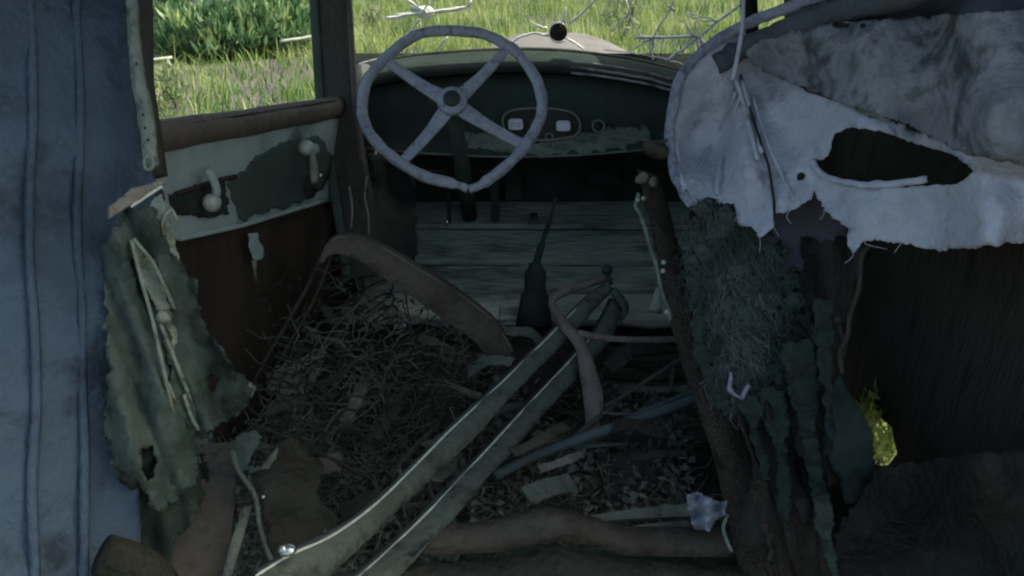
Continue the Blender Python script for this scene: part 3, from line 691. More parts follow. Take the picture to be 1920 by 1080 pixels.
def spring_coil(cx, cy, d, r0, h, turns, tilt, seed):
    r_ = random.Random(seed); c = P(cx, cy, d); g = G(); pts = []; n = turns * 14
    ax = Vector((tilt[0], tilt[1], 1)).normalized(); x = ax.cross(Vector((0, 1, .1))).normalized(); y = ax.cross(x)
    for i in range(n + 1):
        t = i / n; a = t * turns * 2 * math.pi; rad = r0 * (1 - .35 * math.sin(t * math.pi)) * (1 + .1 * N(t * 5, seed))
        pts.append(c + ax * h * (t - .5) + rad * (math.cos(a) * x + math.sin(a) * y))
    g.tube(pts, .0022, 5); g.warp(.012, 8); return part('coil_spring', g, M['rustdark'], sp)
k = 0
for cx, cy, d in ( (640, 560, 1.6), (720, 600, 1.65), (610, 700, 1.5), (700, 700, 1.55), (800, 690, 1.62), (560, 800, 1.42), (650, 800, 1.45), (750, 790, 1.5), (830, 760, 1.55), (540, 700, 1.5), (690, 880, 1.38), (870, 690, 1.68), (600, 880, 1.36)):
    k += 1; spring_coil(cx, cy, d, rr.uniform(.035, .06), rr.uniform(.10, .18), rr.choice((4, 5, 6)), (rr.uniform(-.8, .8), rr.uniform(-.6, .6)), k)
for i in range(34):
    x = rr.uniform(470, 900); y = rr.uniform(500, 900); d = 1.62 - (y - 500) * .0006 + rr.uniform(-.12, .12)
    a = rr.choice((-1.1, 2.0, .5, -.6, 1.2)) + rr.uniform(-.3, .3); L = rr.uniform(60, 190); b = rr.uniform(-18, 18)
    if x + L > 930 and y < 640: continue
    wire([(x, y, d), (x + L * .5 * math.cos(a) + b, y + L * .5 * math.sin(a), d + .03), (x + L * math.cos(a), y + L * math.sin(a), d + rr.uniform(-.05, .08))], rr.uniform(.0012, .0026), M['rustdark' if i % 5 else 'rust'], k=4)
# straw, stuffing and dead grass tangled over the floor
def tangle(name, region, n, L, r, m, seed, dfn, label=None, cat=None, parent=None, curl=1.0, dirv=None):
    r_ = random.Random(seed); vs = []; fs = []; g = G()
    x0, x1 = min(p[0] for p in region), max(p[0] for p in region); y0, y1 = min(p[1] for p in region), max(p[1] for p in region)
    while n > 0:
        x = r_.uniform(x0, x1); y = r_.uniform(y0, y1)
        if not inside(x, y, region): continue
        if N(x * .02, y * .02, seed) + .5 * N(x * .06, y * .06, seed) < r_.uniform(-.45, .1): continue
        n -= 1; p = dfn(x, y) ; p += (CAM - p).normalized() * r_.uniform(0, .05)
        d = Vector((r_.gauss(0, 1), r_.gauss(0, 1), r_.gauss(0, .5))) if dirv is None else Vector(dirv) + Vector((r_.gauss(0, .35), r_.gauss(0, .35), r_.gauss(0, .35)))
        d.normalize(); l = L * r_.uniform(.5, 1.5); c = Vector((r_.gauss(0, 1), r_.gauss(0, 1), r_.gauss(0, 1))) * l * .3 * curl
        ph = r_.uniform(0, 6); c2 = d.cross(c) * .8; K = 7
        pts = [p + d * l * k / K + c * .5 * math.sin(k * .9 + ph) + c2 / max(.001, l) * .05 * math.cos(k * 1.1 + ph) for k in range(K + 1)]
        s = d.cross((CAM - p)).normalized() * r; k0 = len(vs)
        for q in pts: vs += [q - s, q + s]
        for i in range(K): fs.append((k0 + 2 * i, k0 + 2 * i + 1, k0 + 2 * i + 3, k0 + 2 * i + 2))
    g.add(vs, fs); o = part(name, g, m, parent)
    if label: tag(o, label, cat, kind='stuff')
    return o
dflo = lambda x, y: zplane(.50)(x, y)
tangle('straw_litter', [(380, 600), (1000, 640), (1300, 800), (1300, 960), (700, 1080), (340, 1080), (380, 800)], 3200, .06, .0008, M['straw'], 5, dflo, 'dead grass and straw littering the car floor', 'straw', curl=.3)
tangle('spring_stuffing', [(540, 600), (660, 520), (900, 660), (920, 760), (800, 900), (560, 940), (480, 800)], 520, .06, .0008, M['straw'], 6, depth([(500, 600, 1.5), (700, 500, 1.6), (880, 700, 1.65), (600, 900, 1.38)]), 'dark horsehair stuffing caught among the crushed seat springs', 'stuffing', curl=.35)
# --- rusty bent lever strap (centre right)
lv = thing('rusty_bracket', 'rusty curved strap arching over the upper end of the diagonal rails', 'bracket', P(1115, 860, 1.62))
A, B = strip([(1140, 520, 1.9), (1090, 534, 1.86), (1040, 553, 1.8), (1030, 575, 1.76), (1048, 612, 1.7), (1078, 650, 1.66), (1088, 700, 1.63), (1098, 770, 1.6), (1104, 860, 1.6)],
             [(1140, 527, 1.9), (1092, 542, 1.86), (1048, 560, 1.8), (1042, 575, 1.76), (1064, 606, 1.7), (1098, 645, 1.66), (1118, 700, 1.63), (1130, 750, 1.6), (1128, 860, 1.6)])
g = G(); g.loft([[p + Vector((0, .018, 0)) for p in A], A, [(a + b) / 2 + (CAM - a).normalized() * .006 for a, b in zip(A, B)], B, [p + Vector((0, .018, 0)) for p in B]]); part('strap', g, M['ruststrap'], lv, thick=.003)
g = G(); g.bar([P(1126, 770, 1.605), P(1128, 880, 1.6)], .03, .02, Vector((0, 1, 0))); part('foot', g, M['rustdark'], lv)
g = G(); g.ball(P(1138, 506, 1.88), .014, 12); g.tube([P(1138, 506, 1.88), P(1145, 535, 1.88)], .006, 8); tag(part('brake_knob', g, M['hub']), None)
bk = [x for x in COL.objects if x.name.startswith('brake_knob')][0]; tag(bk, 'small black ball knob standing at the top of the diagonal rails', 'knob')
def single(name, g, m, lb, cat, grp=None, **k): return tag(part(name, g, m, **k), lb, cat, grp)
g = G(); g.tube(path([(1084, 624, 1.6), (1120, 632, 1.62), (1180, 637, 1.66), (1285, 636, 1.7)]), .0075, 8, flat=.6); single('rusty_rod', g, M['ruststrap'], 'thick rusty rod reaching right from the curved strap to the leaning post', 'rod')
g = G(); g.tube(path([(1130, 774, 1.58), (1180, 777, 1.6), (1240, 776, 1.62)]), .003, 6); single('rusty_rod', g, M['ruststrap'], 'short thin level rod at the foot of the curved strap', 'rod')
g = G(); g.tube(path([(1135, 762, 1.58), (1180, 735, 1.6), (1230, 702, 1.62), (1285, 668, 1.64)]), .0042, 6); single('rusty_rod', g, M['rust'], 'slanting rod rising right from the foot of the curved strap', 'rod')
g = G(); g.tube(path([(928, 892, 1.42), (1000, 856, 1.46), (1110, 815, 1.5), (1200, 785, 1.55), (1330, 738, 1.6)]), .010, 10); single('blue_pipe', g, M['bluepipe'], 'blue-grey pipe slanting up to the right under the curved strap', 'pipe')
g = G(); g.tube(path([(1130, 806, 1.52), (1200, 775, 1.57), (1330, 722, 1.62)]), .006, 8); single('blue_pipe', g, M['bluepipe'], 'thinner blue-grey pipe just above the long slanting one', 'pipe')
# slats right of the strap
for i, (y, x0, x1, w, mm, lb) in enumerate([(604, 1165, 1268, 15, 'palewood', 'pale splintered slat wedged beside the leaning post'), (655, 1120, 1275, 12, 'darkwood', 'dark slat just below the thick rusty rod'), (680, 1125, 1285, 12, 'rustdark', 'dark slat second below the thick rusty rod'), (704, 1130, 1285, 14, 'darkwood', 'dark slat third below the thick rusty rod'), (728, 1150, 1290, 12, 'dullwood', 'grey slat lowest under the thick rusty rod')]):
    g = G(); d = 1.85 - i * .02; g.bar([P(x0, y, d), P((x0 + x1) / 2, y + 4, d), P(x1, y + 1, d)], [w / F * d * (.5 if i == 0 else 1), w / F * d * .9, w / F * d], .012, Vector((0, -.6, .8))); g.warp(.004, 15)
    single('wooden_slat', g, M[mm], lb, 'slat', 'broken slats between the strap and the leaning post', smooth=False)
# dark upright plate at the right bottom, bounded by post
g = sheet([(1120, 850), (1345, 832), (1360, 960), (1280, 990), (1135, 985)], depth([(1120, 850, 1.52), (1350, 840, 1.62), (1140, 980, 1.35), (1350, 980, 1.45)]), step=16, rag=6, wob=.02, seed=41)
single('battery_box_side', g, M['rustdark'], 'dark rusty box side standing behind the pale broken plank', 'metal plate', thick=.004)
# bottom cross members
A, B = strip([(770, 1012, 1.16), (900, 1005, 1.18), (975, 988, 1.18), (1045, 978, 1.17), (1115, 995, 1.18), (1180, 1012, 1.2), (1300, 1014, 1.24), (1430, 1014, 1.28)],
             [(770, 1040, 1.15), (900, 1036, 1.16), (975, 1026, 1.16), (1045, 1014, 1.15), (1115, 1025, 1.16), (1180, 1040, 1.18), (1300, 1042, 1.22), (1430, 1042, 1.26)])
g = G(); g.loft([[p + Vector((0, .03, 0)) for p in A], A, B, [p + Vector((0, .03, 0)) for p in B]]); g.warp(.0015, 12)
single('cross_member', g, M['rust'], 'rusty cross member with a shallow hump along the bottom right', 'beam', thick=.004)
A, B = strip([(700, 1086, 1.06), (900, 1080, 1.07), (1000, 1062, 1.07), (1050, 1056, 1.06), (1110, 1068, 1.07), (1250, 1086, 1.1), (1400, 1090, 1.12)],
             [(700, 1120, 1.05), (900, 1112, 1.06), (1000, 1096, 1.06), (1050, 1090, 1.05), (1110, 1100, 1.06), (1250, 1120, 1.09), (1400, 1124, 1.11)])
g = G(); g.loft([[p + Vector((0, .03, 0)) for p in A], A, B]); g.warp(.003, 12)
single('cross_member', g, M['rustdark'], 'second darker cross member cut off by the bottom edge, below the humped one', 'beam', thick=.004)
# pale broken planks, bottom right
for i, (q, lb) in enumerate([([(1090, 975, 1.28), (1180, 966, 1.3), (1292, 960, 1.33)], 'broken grey plank lying above the humped cross member, upper of two'), ([(1150, 996, 1.25), (1230, 993, 1.27), (1288, 990, 1.3)], 'broken grey plank lying above the humped cross member, lower of two')]):
    g = G(); g.bar([P(*a) for a in q], [.010, .018, .022], .012, Vector((0, -.5, .85))); g.warp(.004, 30); single('broken_plank', g, M['dullwood'], lb, 'plank', 'broken planks', smooth=False)
# rag
g = sheet([(1288, 930), (1310, 924), (1335, 938), (1362, 940), (1358, 965), (1340, 975), (1330, 995), (1302, 990), (1292, 965)], lambda x, y: P(x, y, 1.22 + .02 * math.sin(x * .16) + .015 * math.sin(y * .2 + x * .07)), step=5, rag=5, wob=.01, wf=30, seed=3)
single('rag', g, M['rag'], 'small crumpled pale blue rag at the foot of the leaning post', 'rag', thick=.002)
g = G(); g.tube(path([(1364, 965, 1.2), (1356, 990, 1.18), (1362, 1012, 1.16), (1372, 1035, 1.15)]), .0028, 5); single('pale_wire', g, M['cloth2'], 'short pale wire hanging beside the blue rag', 'wire')

# --- leaning dark post
post = thing('leaning_post', 'dark brown splintered wooden post leaning from the dashboard end to the bottom right', 'post', P(1440, 1080, 1.15))
Lf = [(1196, 322, 1.72), (1214, 400, 1.68), (1248, 560, 1.58), (1285, 700, 1.48), (1335, 850, 1.36), (1392, 1090, 1.2)]
Rt = [(1236, 336, 1.74), (1268, 440, 1.70), (1302, 570, 1.60), (1352, 710, 1.50), (1415, 860, 1.38), (1500, 1090, 1.22)]
A = path(Lf, 8); B = path(Rt, 8); g = G()
g.loft([[p + Vector((.006, .035, 0)) for p in A], A, [(a * 2 + b) / 3 + (CAM - a).normalized() * .012 for a, b in zip(A, B)], [(a + 2 * b) / 3 + (CAM - a).normalized() * .012 for a, b in zip(A, B)], B, [p + Vector((0, .035, 0)) for p in B]])
n = len(A); g.f.append(tuple(i * n for i in range(6))); g.f.append(tuple(i * n + n - 1 for i in range(6))); g.warp(.006, 18); part('timber', g, M['postwood'], post, thick=.002)
g = G(); g.ball(P(1203, 335, 1.70), .016, 10, (1, 1, .9)); g.ball(P(1226, 343, 1.70), .012, 10); g.warp(.008, 40); part('splintered_top', g, M['palewood'], post)
g = G(); g.tube(path([(1196, 362, 1.66), (1190, 385, 1.66), (1200, 402, 1.65), (1212, 430, 1.64), (1222, 470, 1.61), (1232, 508, 1.58), (1244, 560, 1.55), (1258, 605, 1.52)]), .0042, 6); g.warp(.004, 20); part('edge_wire', g, M['cloth2'], post)
for q in ((1196, 375, 1.65), (1206, 372, 1.65), (1244, 492, 1.57), (1243, 508, 1.57), (1250, 585, 1.53)):
    g = G(); g.ball(P(*q), .0055, 8); part('nail', g, M['knob'], post)
g = G(); g.ball(P(1232, 282, 1.62), .025, 14, (1.1, .8, .9)); g.warp(.02, 18); g.tube(path([(1214, 272, 1.6), (1218, 268, 1.6), (1240, 266, 1.6), (1252, 262, 1.6)]), .004, 6)
single('broken_bracket', g, M['rust'], 'small rusty broken bracket sticking out at the edge of the torn grey lining', 'bracket')
# bright line of the door edge running down the post
g = G(); g.tube(path([(1258, 600, 1.50), (1290, 700, 1.46), (1330, 810, 1.40), (1350, 900, 1.3)]), .0022, 5); part('cable', g, M['rubber'], post)

# --- torn grey lining (upper right)
tl = thing('torn_lining', 'large torn sheet of grey-blue roof lining hanging at the upper right, with a ragged hole', 'lining', P(1500, 700, 1.5))
rimp = [(1262, 150), (1256, 200), (1256, 250), (1262, 300), (1275, 345), (1290, 375)]
LD = depth([(1260, 200, 1.62), (1290, 380, 1.58), (1340, 100, 1.60), (1330, 260, 1.72), (1400, 130, 1.62), (1420, 300, 1.50), (1500, 0, 1.45), (1500, 400, 1.42), (1672, 50, 1.3), (1672, 250, 1.28), (1672, 450, 1.3), (1900, 40, 1.08), (1900, 240, 1.02), (1900, 440, 1.06), (2060, 200, .95)], 3)
folds = lambda x, y: (CAM - P(x, y, 1)).normalized() * (.022 * (abs(math.sin(9 * math.atan2(y - 95, x - 1385) + 1.6 * N(x * .008, y * .008))) - .5) * max(0, min(1, (math.hypot(x - 1385, y - 95) - 40) / 220)) + .010 * math.sin((x - .35 * y) * .045) * max(0, min(1, (y - 120) / 200)) + .006 * math.sin((x * .4 + y) * .05))
main_poly = [(1290, 125), (1330, 88), (1395, 50), (1425, 120), (1520, 168), (1590, 198), (1680, 232), (1790, 270), (2080, 330), (2080, 470), (1900, 455), (1760, 470), (1680, 455), (1625, 448), (1597, 472), (1590, 428), (1570, 415), (1545, 392), (1530, 360), (1512, 380), (1480, 396), (1452, 398), (1447, 428), (1425, 446), (1412, 425), (1385, 420), (1378, 385), (1330, 378), (1290, 376), (1268, 320), (1256, 250), (1262, 180)]
hole1 = [(1554, 292), (1560, 262), (1564, 248), (1600, 238), (1645, 246), (1700, 262), (1790, 290), (1830, 320), (1800, 344), (1700, 350), (1640, 346), (1590, 342), (1550, 330), (1526, 312), (1524, 298), (1535, 302)]
hole2 = [(1502 + 8 * math.cos(a), 331 + 8 * math.sin(a)) for a in [k * .7 for k in range(9)]]
g = sheet(main_poly, LD, [hole1, hole2], step=11, rag=7, wob=.018, wf=7, seed=13, wv=folds, ); part('lower_sheet', g, M['liner'], tl, thick=.003)
up_poly = [(1398, 96), (1425, 78), (1480, 62), (1560, 44), (1680, 36), (1800, 26), (2080, 10), (2080, 345), (1790, 282), (1700, 232), (1668, 222), (1620, 208), (1560, 186), (1500, 160), (1440, 136), (1410, 122)]
LU = lambda x, y: LD(x, y) + (CAM - LD(x, y)).normalized() * (.02 + .03 * math.sin(max(0, min(1, (y - 30) / 190)) * math.pi))
g = sheet(up_poly, LU, [[(1560, 46), (1580, 43), (1600, 44), (1590, 52), (1570, 53)], [(1612, 45), (1624, 44), (1622, 54), (1614, 53)]], step=11, rag=5, wob=.016, wf=9, seed=23); part('upper_flap', g, M['liner2'], tl, thick=.003)
def bind(l, r, name, m, seed=0, par=tl, wr=.004):
    g = G(); p = [LD(*q) + (CAM - LD(*q)).normalized() * .012 for q in l]; p = smoothpath(p, 6)
    g.tube(p, [r * (1 + .25 * N(i * .5, seed)) for i in range(len(p))], 9); g.warp(wr, 30); return part(name, g, m, par)
bind([(2080, -210), (1800, -90), (1620, -34), (1560, -15), (1505, 5), (1440, 28), (1385, 52), (1335, 82), (1300, 112), (1275, 150), (1262, 200), (1256, 250), (1262, 305), (1280, 360), (1296, 385)], .011, 'bound_edge', M['binding'], 3)
bind([(2080, -130), (1800, -40), (1640, 8), (1560, 24), (1500, 44), (1440, 70), (1380, 98), (1345, 120)], .022, 'rolled_edge', M['linerdark'], 5)
bind([(1262, 250), (1268, 300), (1282, 345), (1302, 385)], .008, 'bound_edge', M['liner'], 8)
bind([(1526, 300), (1535, 322), (1575, 340), (1620, 346), (1672, 346), (1740, 335)], .006, 'hole_lip', M['liner'], 9)
bind([(1430, 130), (1480, 152), (1530, 176), (1562, 186)], .0035, 'seam', M['rust'], 19); bind([(1535, 172), (1560, 184), (1568, 190)], .004, 'frayed_seam', M['cloth2'], 29)
bind([(1610, 204), (1640, 212), (1655, 224), (1668, 228)], .0045, 'frayed_seam', M['cloth2'], 39)
bind([(1388, 140), (1402, 190), (1424, 260), (1440, 310), (1450, 370), (1452, 405)], .0028, 'seam', M['rubber'], 49, wr=.001)
bind([(1380, 150), (1396, 200), (1410, 255), (1420, 300)], .005, 'fold', M['liner'], 59, wr=.001); bind([(1392, 150), (1410, 220), (1428, 285)], .004, 'fold', M['liner'], 69, wr=.001)
for q, (ex, ey) in enumerate([(1300, 350), (1345, 372), (1490, 385)]):
    bind([(1392 + (ex - 1392) * t + 6 * math.sin(t * 5 + q), 128 + (ey - 128) * t) for t in (.2, .4, .6, .8, .97)], .003, 'fold', M['liner'], 80 + q, wr=.002)
fr_ = random.Random(8)
for ex, ey in ((1380, 395), (1424, 440), (1450, 400), (1484, 392), (1545, 392), (1592, 440), (1597, 466), (1626, 448), (1690, 456)):
    g = G(); p0 = LD(ex, ey) + (CAM - LD(ex, ey)).normalized() * .01; L = fr_.uniform(.015, .045)
    g.tube(smoothpath([p0, p0 + Vector((fr_.gauss(0, .006), 0, -L * .5)), p0 + Vector((fr_.gauss(0, .012), 0, -L))], 4), .0007, 4); part('loose_thread', g, M['liner'], tl)
# the gusset behind, between the rim and the sheet
g = sheet([(1300, 120), (1420, 84), (1600, 30), (2080, -130), (2080, 60), (1600, 62), (1420, 120), (1396, 160), (1330, 180)], lambda x, y: P(x, y, (LD(x, y) - CAM).dot(FW) + .06), step=18, rag=4, wob=.015, seed=33); part('gusset', g, M['linerdark'], tl, thick=.003)
# hanging cord
g = G(); g.tube(path([(1395, -30, 1.52), (1392, 50, 1.50), (1384, 100, 1.50), (1374, 150, 1.50)]), .0042, 7); single('hanging_cord', g, M['liner'], 'grey cord hanging in front of the torn lining near its left edge', 'cord')
# dark flaps below the lining
g = sheet([(1455, 395), (1530, 355), (1590, 400), (1592, 440), (1540, 455), (1500, 445), (1505, 505), (1470, 512), (1440, 490), (1400, 460), (1385, 415)], depth([(1400, 440, 1.56), (1590, 400, 1.5), (1480, 500, 1.58)]), step=12, rag=8, wob=.012, seed=43)
single('dark_flap', g, M['linerdark'], 'dark grey ragged flap hanging under the torn lining above the stuffing', 'cloth', thick=.003)
# --- hanging stuffing mass
FD = depth([(1300, 420, 1.62), (1400, 380, 1.58), (1480, 480, 1.55), (1480, 700, 1.5), (1400, 600, 1.45), (1390, 750, 1.42), (1310, 560, 1.58)])
mp_ = [(1292, 392), (1340, 375), (1400, 400), (1450, 452), (1492, 520), (1510, 640), (1480, 720), (1425, 752), (1370, 740), (1335, 690), (1312, 600), (1294, 500)]
g = sheet(mp_, FD, step=8, rag=26, wob=.07, wf=13, seed=53)
st = part('seat_padding', g, M['felt'], thick=.02); tag(st, 'shaggy grey-green clump of padding hanging right of the leaning post', 'padding')
def fibres(region, n, L, r, m, seed, dfn, parent, dirv, curl, name='fibres'):
    return tangle(name, region, n, L, r, m, seed, dfn, parent=parent, dirv=dirv, curl=curl)
ft = thing('padding_fibres', 'tangled pale fibres trailing down over the padding beside the leaning post', 'fibres', P(1400, 750, 1.42))
tag(fibres(mp_, 3600, .055, .0005, M['fibre'], 61, FD, ft, (0, 0, -1.1), .9), kind='stuff')
tag(fibres([(1340, 520), (1420, 500), (1440, 600), (1420, 720), (1380, 745), (1345, 690)], 900, .05, .0007, M['fibre2'], 62, FD, ft, (.1, 0, -1), .9, 'pale_strands'), kind='stuff')
g = G(); g.tube(path([(1370, 700, 1.38), (1366, 720, 1.37), (1376, 740, 1.37), (1392, 742, 1.37), (1402, 722, 1.37)]), .004, 7); g.warp(.006, 40); single('rag_strip', g, M['rag'], 'pale rag strip curled at the bottom of the hanging padding', 'rag')
# --- right lower: dark hangings, ribs and plates
WD = depth([(1400, 700, 1.6), (1500, 500, 1.62), (1560, 700, 1.5), (1450, 1000, 1.25), (1600, 1000, 1.2), (1560, 460, 1.55)])
g = sheet([(1400, 420), (1500, 440), (1600, 450), (1620, 470), (1600, 560), (1580, 620), (1572, 700), (1540, 800), (1560, 1000), (1560, 1120), (1400, 1120), (1380, 980), (1400, 800)], WD, [[(1488, 798), (1498, 808), (1514, 830), (1516, 900), (1512, 935), (1500, 880), (1490, 830)]], step=16, rag=10, wob=.06, wf=6, seed=71, wv=lambda x, y: (CAM - P(x, y, 1)).normalized() * .012 * math.sin(x * .09))
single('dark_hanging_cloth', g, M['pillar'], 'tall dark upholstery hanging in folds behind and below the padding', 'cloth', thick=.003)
g = sheet([(1484, 798), (1498, 808), (1514, 830), (1520, 905), (1512, 930), (1498, 890), (1488, 840)], depth([(1500, 850, 1.6)]), step=8, rag=3, seed=5); single('pinkish_splinter', g, M['palewood'], 'narrow upright pinkish splinter showing through the dark hanging cloth', 'splinter', thick=.004)
for i, (l, w, lb) in enumerate([([(1520, 720, 1.42), (1530, 850, 1.32), (1545, 1100, 1.15)], .022, 'dark upright slat right of the pinkish splinter'), ([(1440, 740, 1.4), (1470, 880, 1.28), (1520, 1100, 1.12)], .020, 'dark slanting slat left of the pinkish splinter'), ([(1390, 780, 1.38), (1440, 930, 1.24), (1480, 1100, 1.1)], .022, 'dark slanting slat against the lower end of the leaning post')]):
    pl_ = path(l); g = G(); g.bar(pl_, [w * (1.2 + .7 * N(q * .5, i * 3.3)) for q in range(len(pl_))], .006, Vector((.5, -1, .3))); g.warp(.006, 9); single('upright_slat', g, M['darkwood'], lb, 'slat', 'dark slats at the lower right', smooth=False)
g = sheet([(1572, 700), (1590, 730), (1615, 775), (1638, 815), (1636, 870), (1625, 945), (1584, 944), (1575, 900), (1556, 870), (1545, 800), (1552, 740)], depth([(1572, 700, 1.5), (1640, 820, 1.42), (1560, 850, 1.42), (1600, 945, 1.35)]), step=11, rag=4, wob=.008, seed=81)
single('grey_metal_flap', g, M['cloth'], 'pointed grey-green metal flap beside the yellow weed', 'metal flap', thick=.003)
g = sheet([(1552, 872), (1572, 888), (1568, 905), (1553, 912)], depth([(1560, 890, 1.5)]), step=8, rag=2); single('pale_scrap', g, M['palewood'], 'small pale scrap tucked under the left of the grey metal flap', 'scrap', thick=.003)
g = G(); g.tube(path([(1632, 458, 1.36), (1618, 480, 1.36), (1612, 540, 1.36), (1596, 590, 1.36), (1592, 630, 1.37), (1578, 660, 1.38), (1580, 700, 1.38)]), [.0045] * 37, 7); g.warp(.006, 14); single('bent_wire', g, M['rust'], 'long rusty wire hanging from the corner of the torn lining', 'wire')
g = G(); g.ball(P(1574, 600, 1.4), .010, 8); g.tube(path([(1576, 608, 1.4), (1582, 650, 1.4), (1574, 690, 1.41)]), .005, 6); g.warp(.004, 30); single('bolt', g, M['rust'], 'rusty bolt with a pale head left of the long hanging wire', 'bolt')
# lower right rusty body edge & side plate, door opening behind
g = sheet([(1600, 950), (1640, 880), (1690, 870), (1900, 840), (2080, 820), (2080, 1150), (1540, 1150), (1560, 1000)], depth([(1600, 1000, 1.3), (1680, 900, 1.35), (1900, 900, 1.1), (1600, 1120, 1.2), (2060, 1000, .95)]), step=18, rag=10, wob=.04, seed=91)
single('rusty_body_sill', g, M['rustdark'], 'dark rusty body sill filling the bottom right corner', 'metal panel', thick=.004)
# yellow weed outside
c = Vector((P(1648, 800, 1.74).x, P(1648, 800, 1.74).y, .0)); wt = thing('yellow_weed', 'bright yellow-green weed growing at the right edge beside the metal flap', 'weed', c)
g = G(); rr = random.Random(4)
for k in range(7):
    top = P(rr.uniform(1615, 1665), rr.uniform(750, 840), 1.74); g.tube(smoothpath([c, (c + top) / 2 + Vector((.02, 0, .05)), top], 4), .003, 5)
part('stem', g, M['yellow'], wt)
leaves('foliage', P(1648, 812, 1.74), (.06, .06, .10), 800, .016, M['yellow'], wt, 1.4, 77, 2.4)

# ================================================================== left side wreckage
strap = thing('window_strap', 'pale riveted metal strap slanting down the left edge of the door window', 'strap', P(288, 330, 1.0))
A, B = strip([(236, -40, 1.08), (240, 60, 1.06), (248, 150, 1.05), (262, 240, 1.03), (272, 318, 1.02)], [(250, -40, 1.08), (256, 60, 1.06), (268, 150, 1.05), (284, 240, 1.03), (292, 312, 1.02)])
g = G(); g.loft([[p + Vector((0, .01, 0)) for p in A], A, B, [p + Vector((0, .01, 0)) for p in B]]); g.warp(.002, 30); part('band', g, M['cloth2'], strap, thick=.002)
g = G(); g.tube([P(279 + 9 * math.cos(a * .5), 306 + 13 * math.sin(a * .5), 1.012) for a in range(14)], .0025, 6); part('ring', g, M['cloth2'], strap)
g = G()
for q in ((262, 215), (266, 240), (272, 262), (250, 120)): g.ball(P(q[0] + 6, q[1], 1.02), .0022, 6)
part('rivet', g, M['rubber'], strap)
g = G(); g.bar([P(268, -40, 1.16), P(270, 150, 1.15), P(296, 330, 1.13)], .02, .02, Vector((0, 1, 0))); single('window_post', g, M['pillar'], 'thin dark post behind the pale strap at the left of the door window', 'post')
g = sheet([(205, 388), (246, 356), (300, 338), (312, 344), (300, 352), (246, 384), (205, 410)], depth([(246, 370, .98), (305, 345, 1.02), (150, 430, .9)]), step=9, rag=2, wob=.004, seed=2)
single('broken_ledge', g, M['palewood'], 'short pale wooden ledge pointing in from the left edge under the strap', 'ledge', thick=.006)
g = G(); g.tube(path([(246, 388, .975), (275, 368, .99), (303, 350, 1.01)]), .0022, 6); single('ledge_highlight', g, M['railedge'], 'thin bright painted highlight along the lower side of the pale ledge', 'highlight')  # light on the wooden ledge's edge, painted as a pale tube
CD = depth([(246, 400, .98), (320, 480, 1.02), (380, 620, 1.1), (450, 720, 1.18), (300, 700, .98), (250, 850, .92), (370, 860, 1.08), (100, 700, .84), (-100, 700, .76)])
g = sheet([(196, 560), (190, 470), (215, 425), (246, 386), (262, 395), (285, 384), (300, 396), (316, 420), (322, 455), (342, 500), (366, 530), (372, 575), (392, 630), (420, 660), (440, 690), (470, 712), (466, 760), (430, 790), (385, 812), (372, 850), (376, 890), (345, 930), (300, 958), (276, 930), (250, 880), (222, 900), (196, 800), (204, 700)], CD, [[(252, 470), (262, 500), (266, 540), (256, 545), (248, 500)], [(262, 845), (285, 835), (296, 870), (280, 905), (268, 890)], [(395, 700), (412, 712), (402, 740), (390, 722)]], step=12, rag=9, wob=.035, wf=6, seed=101, wv=lambda x, y: (CAM - P(x, y, 1)).normalized() * (.020 * math.sin((x - y * .28 + 14 * N(x * .01, y * .01)) * .085) + .007 * math.sin((x - y * .4) * .21)))
uc = thing('torn_upholstery', 'large torn green-grey upholstery sheet hanging at the lower left', 'upholstery', P(300, 950, 1.0))
part('cloth', g, M['cloth'], uc, thick=.003)
g = sheet([(285, 372), (305, 366), (312, 385), (320, 420), (332, 470), (340, 495), (325, 480), (305, 440), (290, 420), (280, 395)], lambda x, y: CD(x, y) + (CAM - CD(x, y)).normalized() * .012, step=7, rag=6, wob=.01, wf=20, seed=111); part('frayed_edge', g, M['cloth2'], uc, thick=.002)
g = G(); g.tube([CD(x, y) + (CAM - CD(x, y)).normalized() * .025 for x, y in ((308, 440), (303, 420), (312, 400), (322, 392), (332, 410), (330, 425))], .0022, 5); part('loose_thread', g, M['cloth2'], uc)
off = lambda x, y, k=.02: CD(x, y) + (CAM - CD(x, y)).normalized() * k
bf = thing('folded_trim', 'bundle of pale folded trim strips and thin rods hanging over the torn upholstery', 'trim', off(300, 800))
g = sheet([(248, 448), (268, 470), (290, 490), (306, 530), (318, 570), (328, 580), (308, 584), (300, 600), (286, 560), (270, 530), (256, 500)], lambda x, y: off(x, y, .022), step=8, rag=5, wob=.014, wf=25, seed=121); part('trim_strip', g, M['cloth2'], bf, thick=.002)
g = sheet([(300, 590), (322, 600), (334, 640), (326, 660), (318, 620)], lambda x, y: off(x, y, .02), step=7, rag=4, wob=.01, wf=25, seed=122); part('trim_strip', g, M['cloth2'], bf, thick=.002)
g = sheet([(302, 620), (316, 640), (345, 710), (362, 750), (374, 800), (358, 802), (345, 790), (325, 790), (318, 760), (322, 700)], lambda x, y: off(x, y, .016), step=8, rag=5, wob=.012, wf=20, seed=123); part('trim_strip', g, M['cloth'], bf, thick=.002)
for l in ([(246, 450), (264, 520), (286, 600), (306, 690), (326, 780)], [(298, 600), (330, 680), (358, 752)], [(316, 720), (328, 752)], [(292, 600), (318, 596)], [(250, 448), (285, 490), (310, 540), (328, 582)], [(345, 740), (358, 780), (372, 806)]):
    g = G(); g.tube(smoothpath([off(x, y, .03) for x, y in l], 4), .0026, 6); part('rod', g, M['cloth2'], bf)
g = G(); g.tube([off(304, 596, .035), off(312, 590, .045)], .009, 8); part('buckle', g, M['cloth2'], bf)
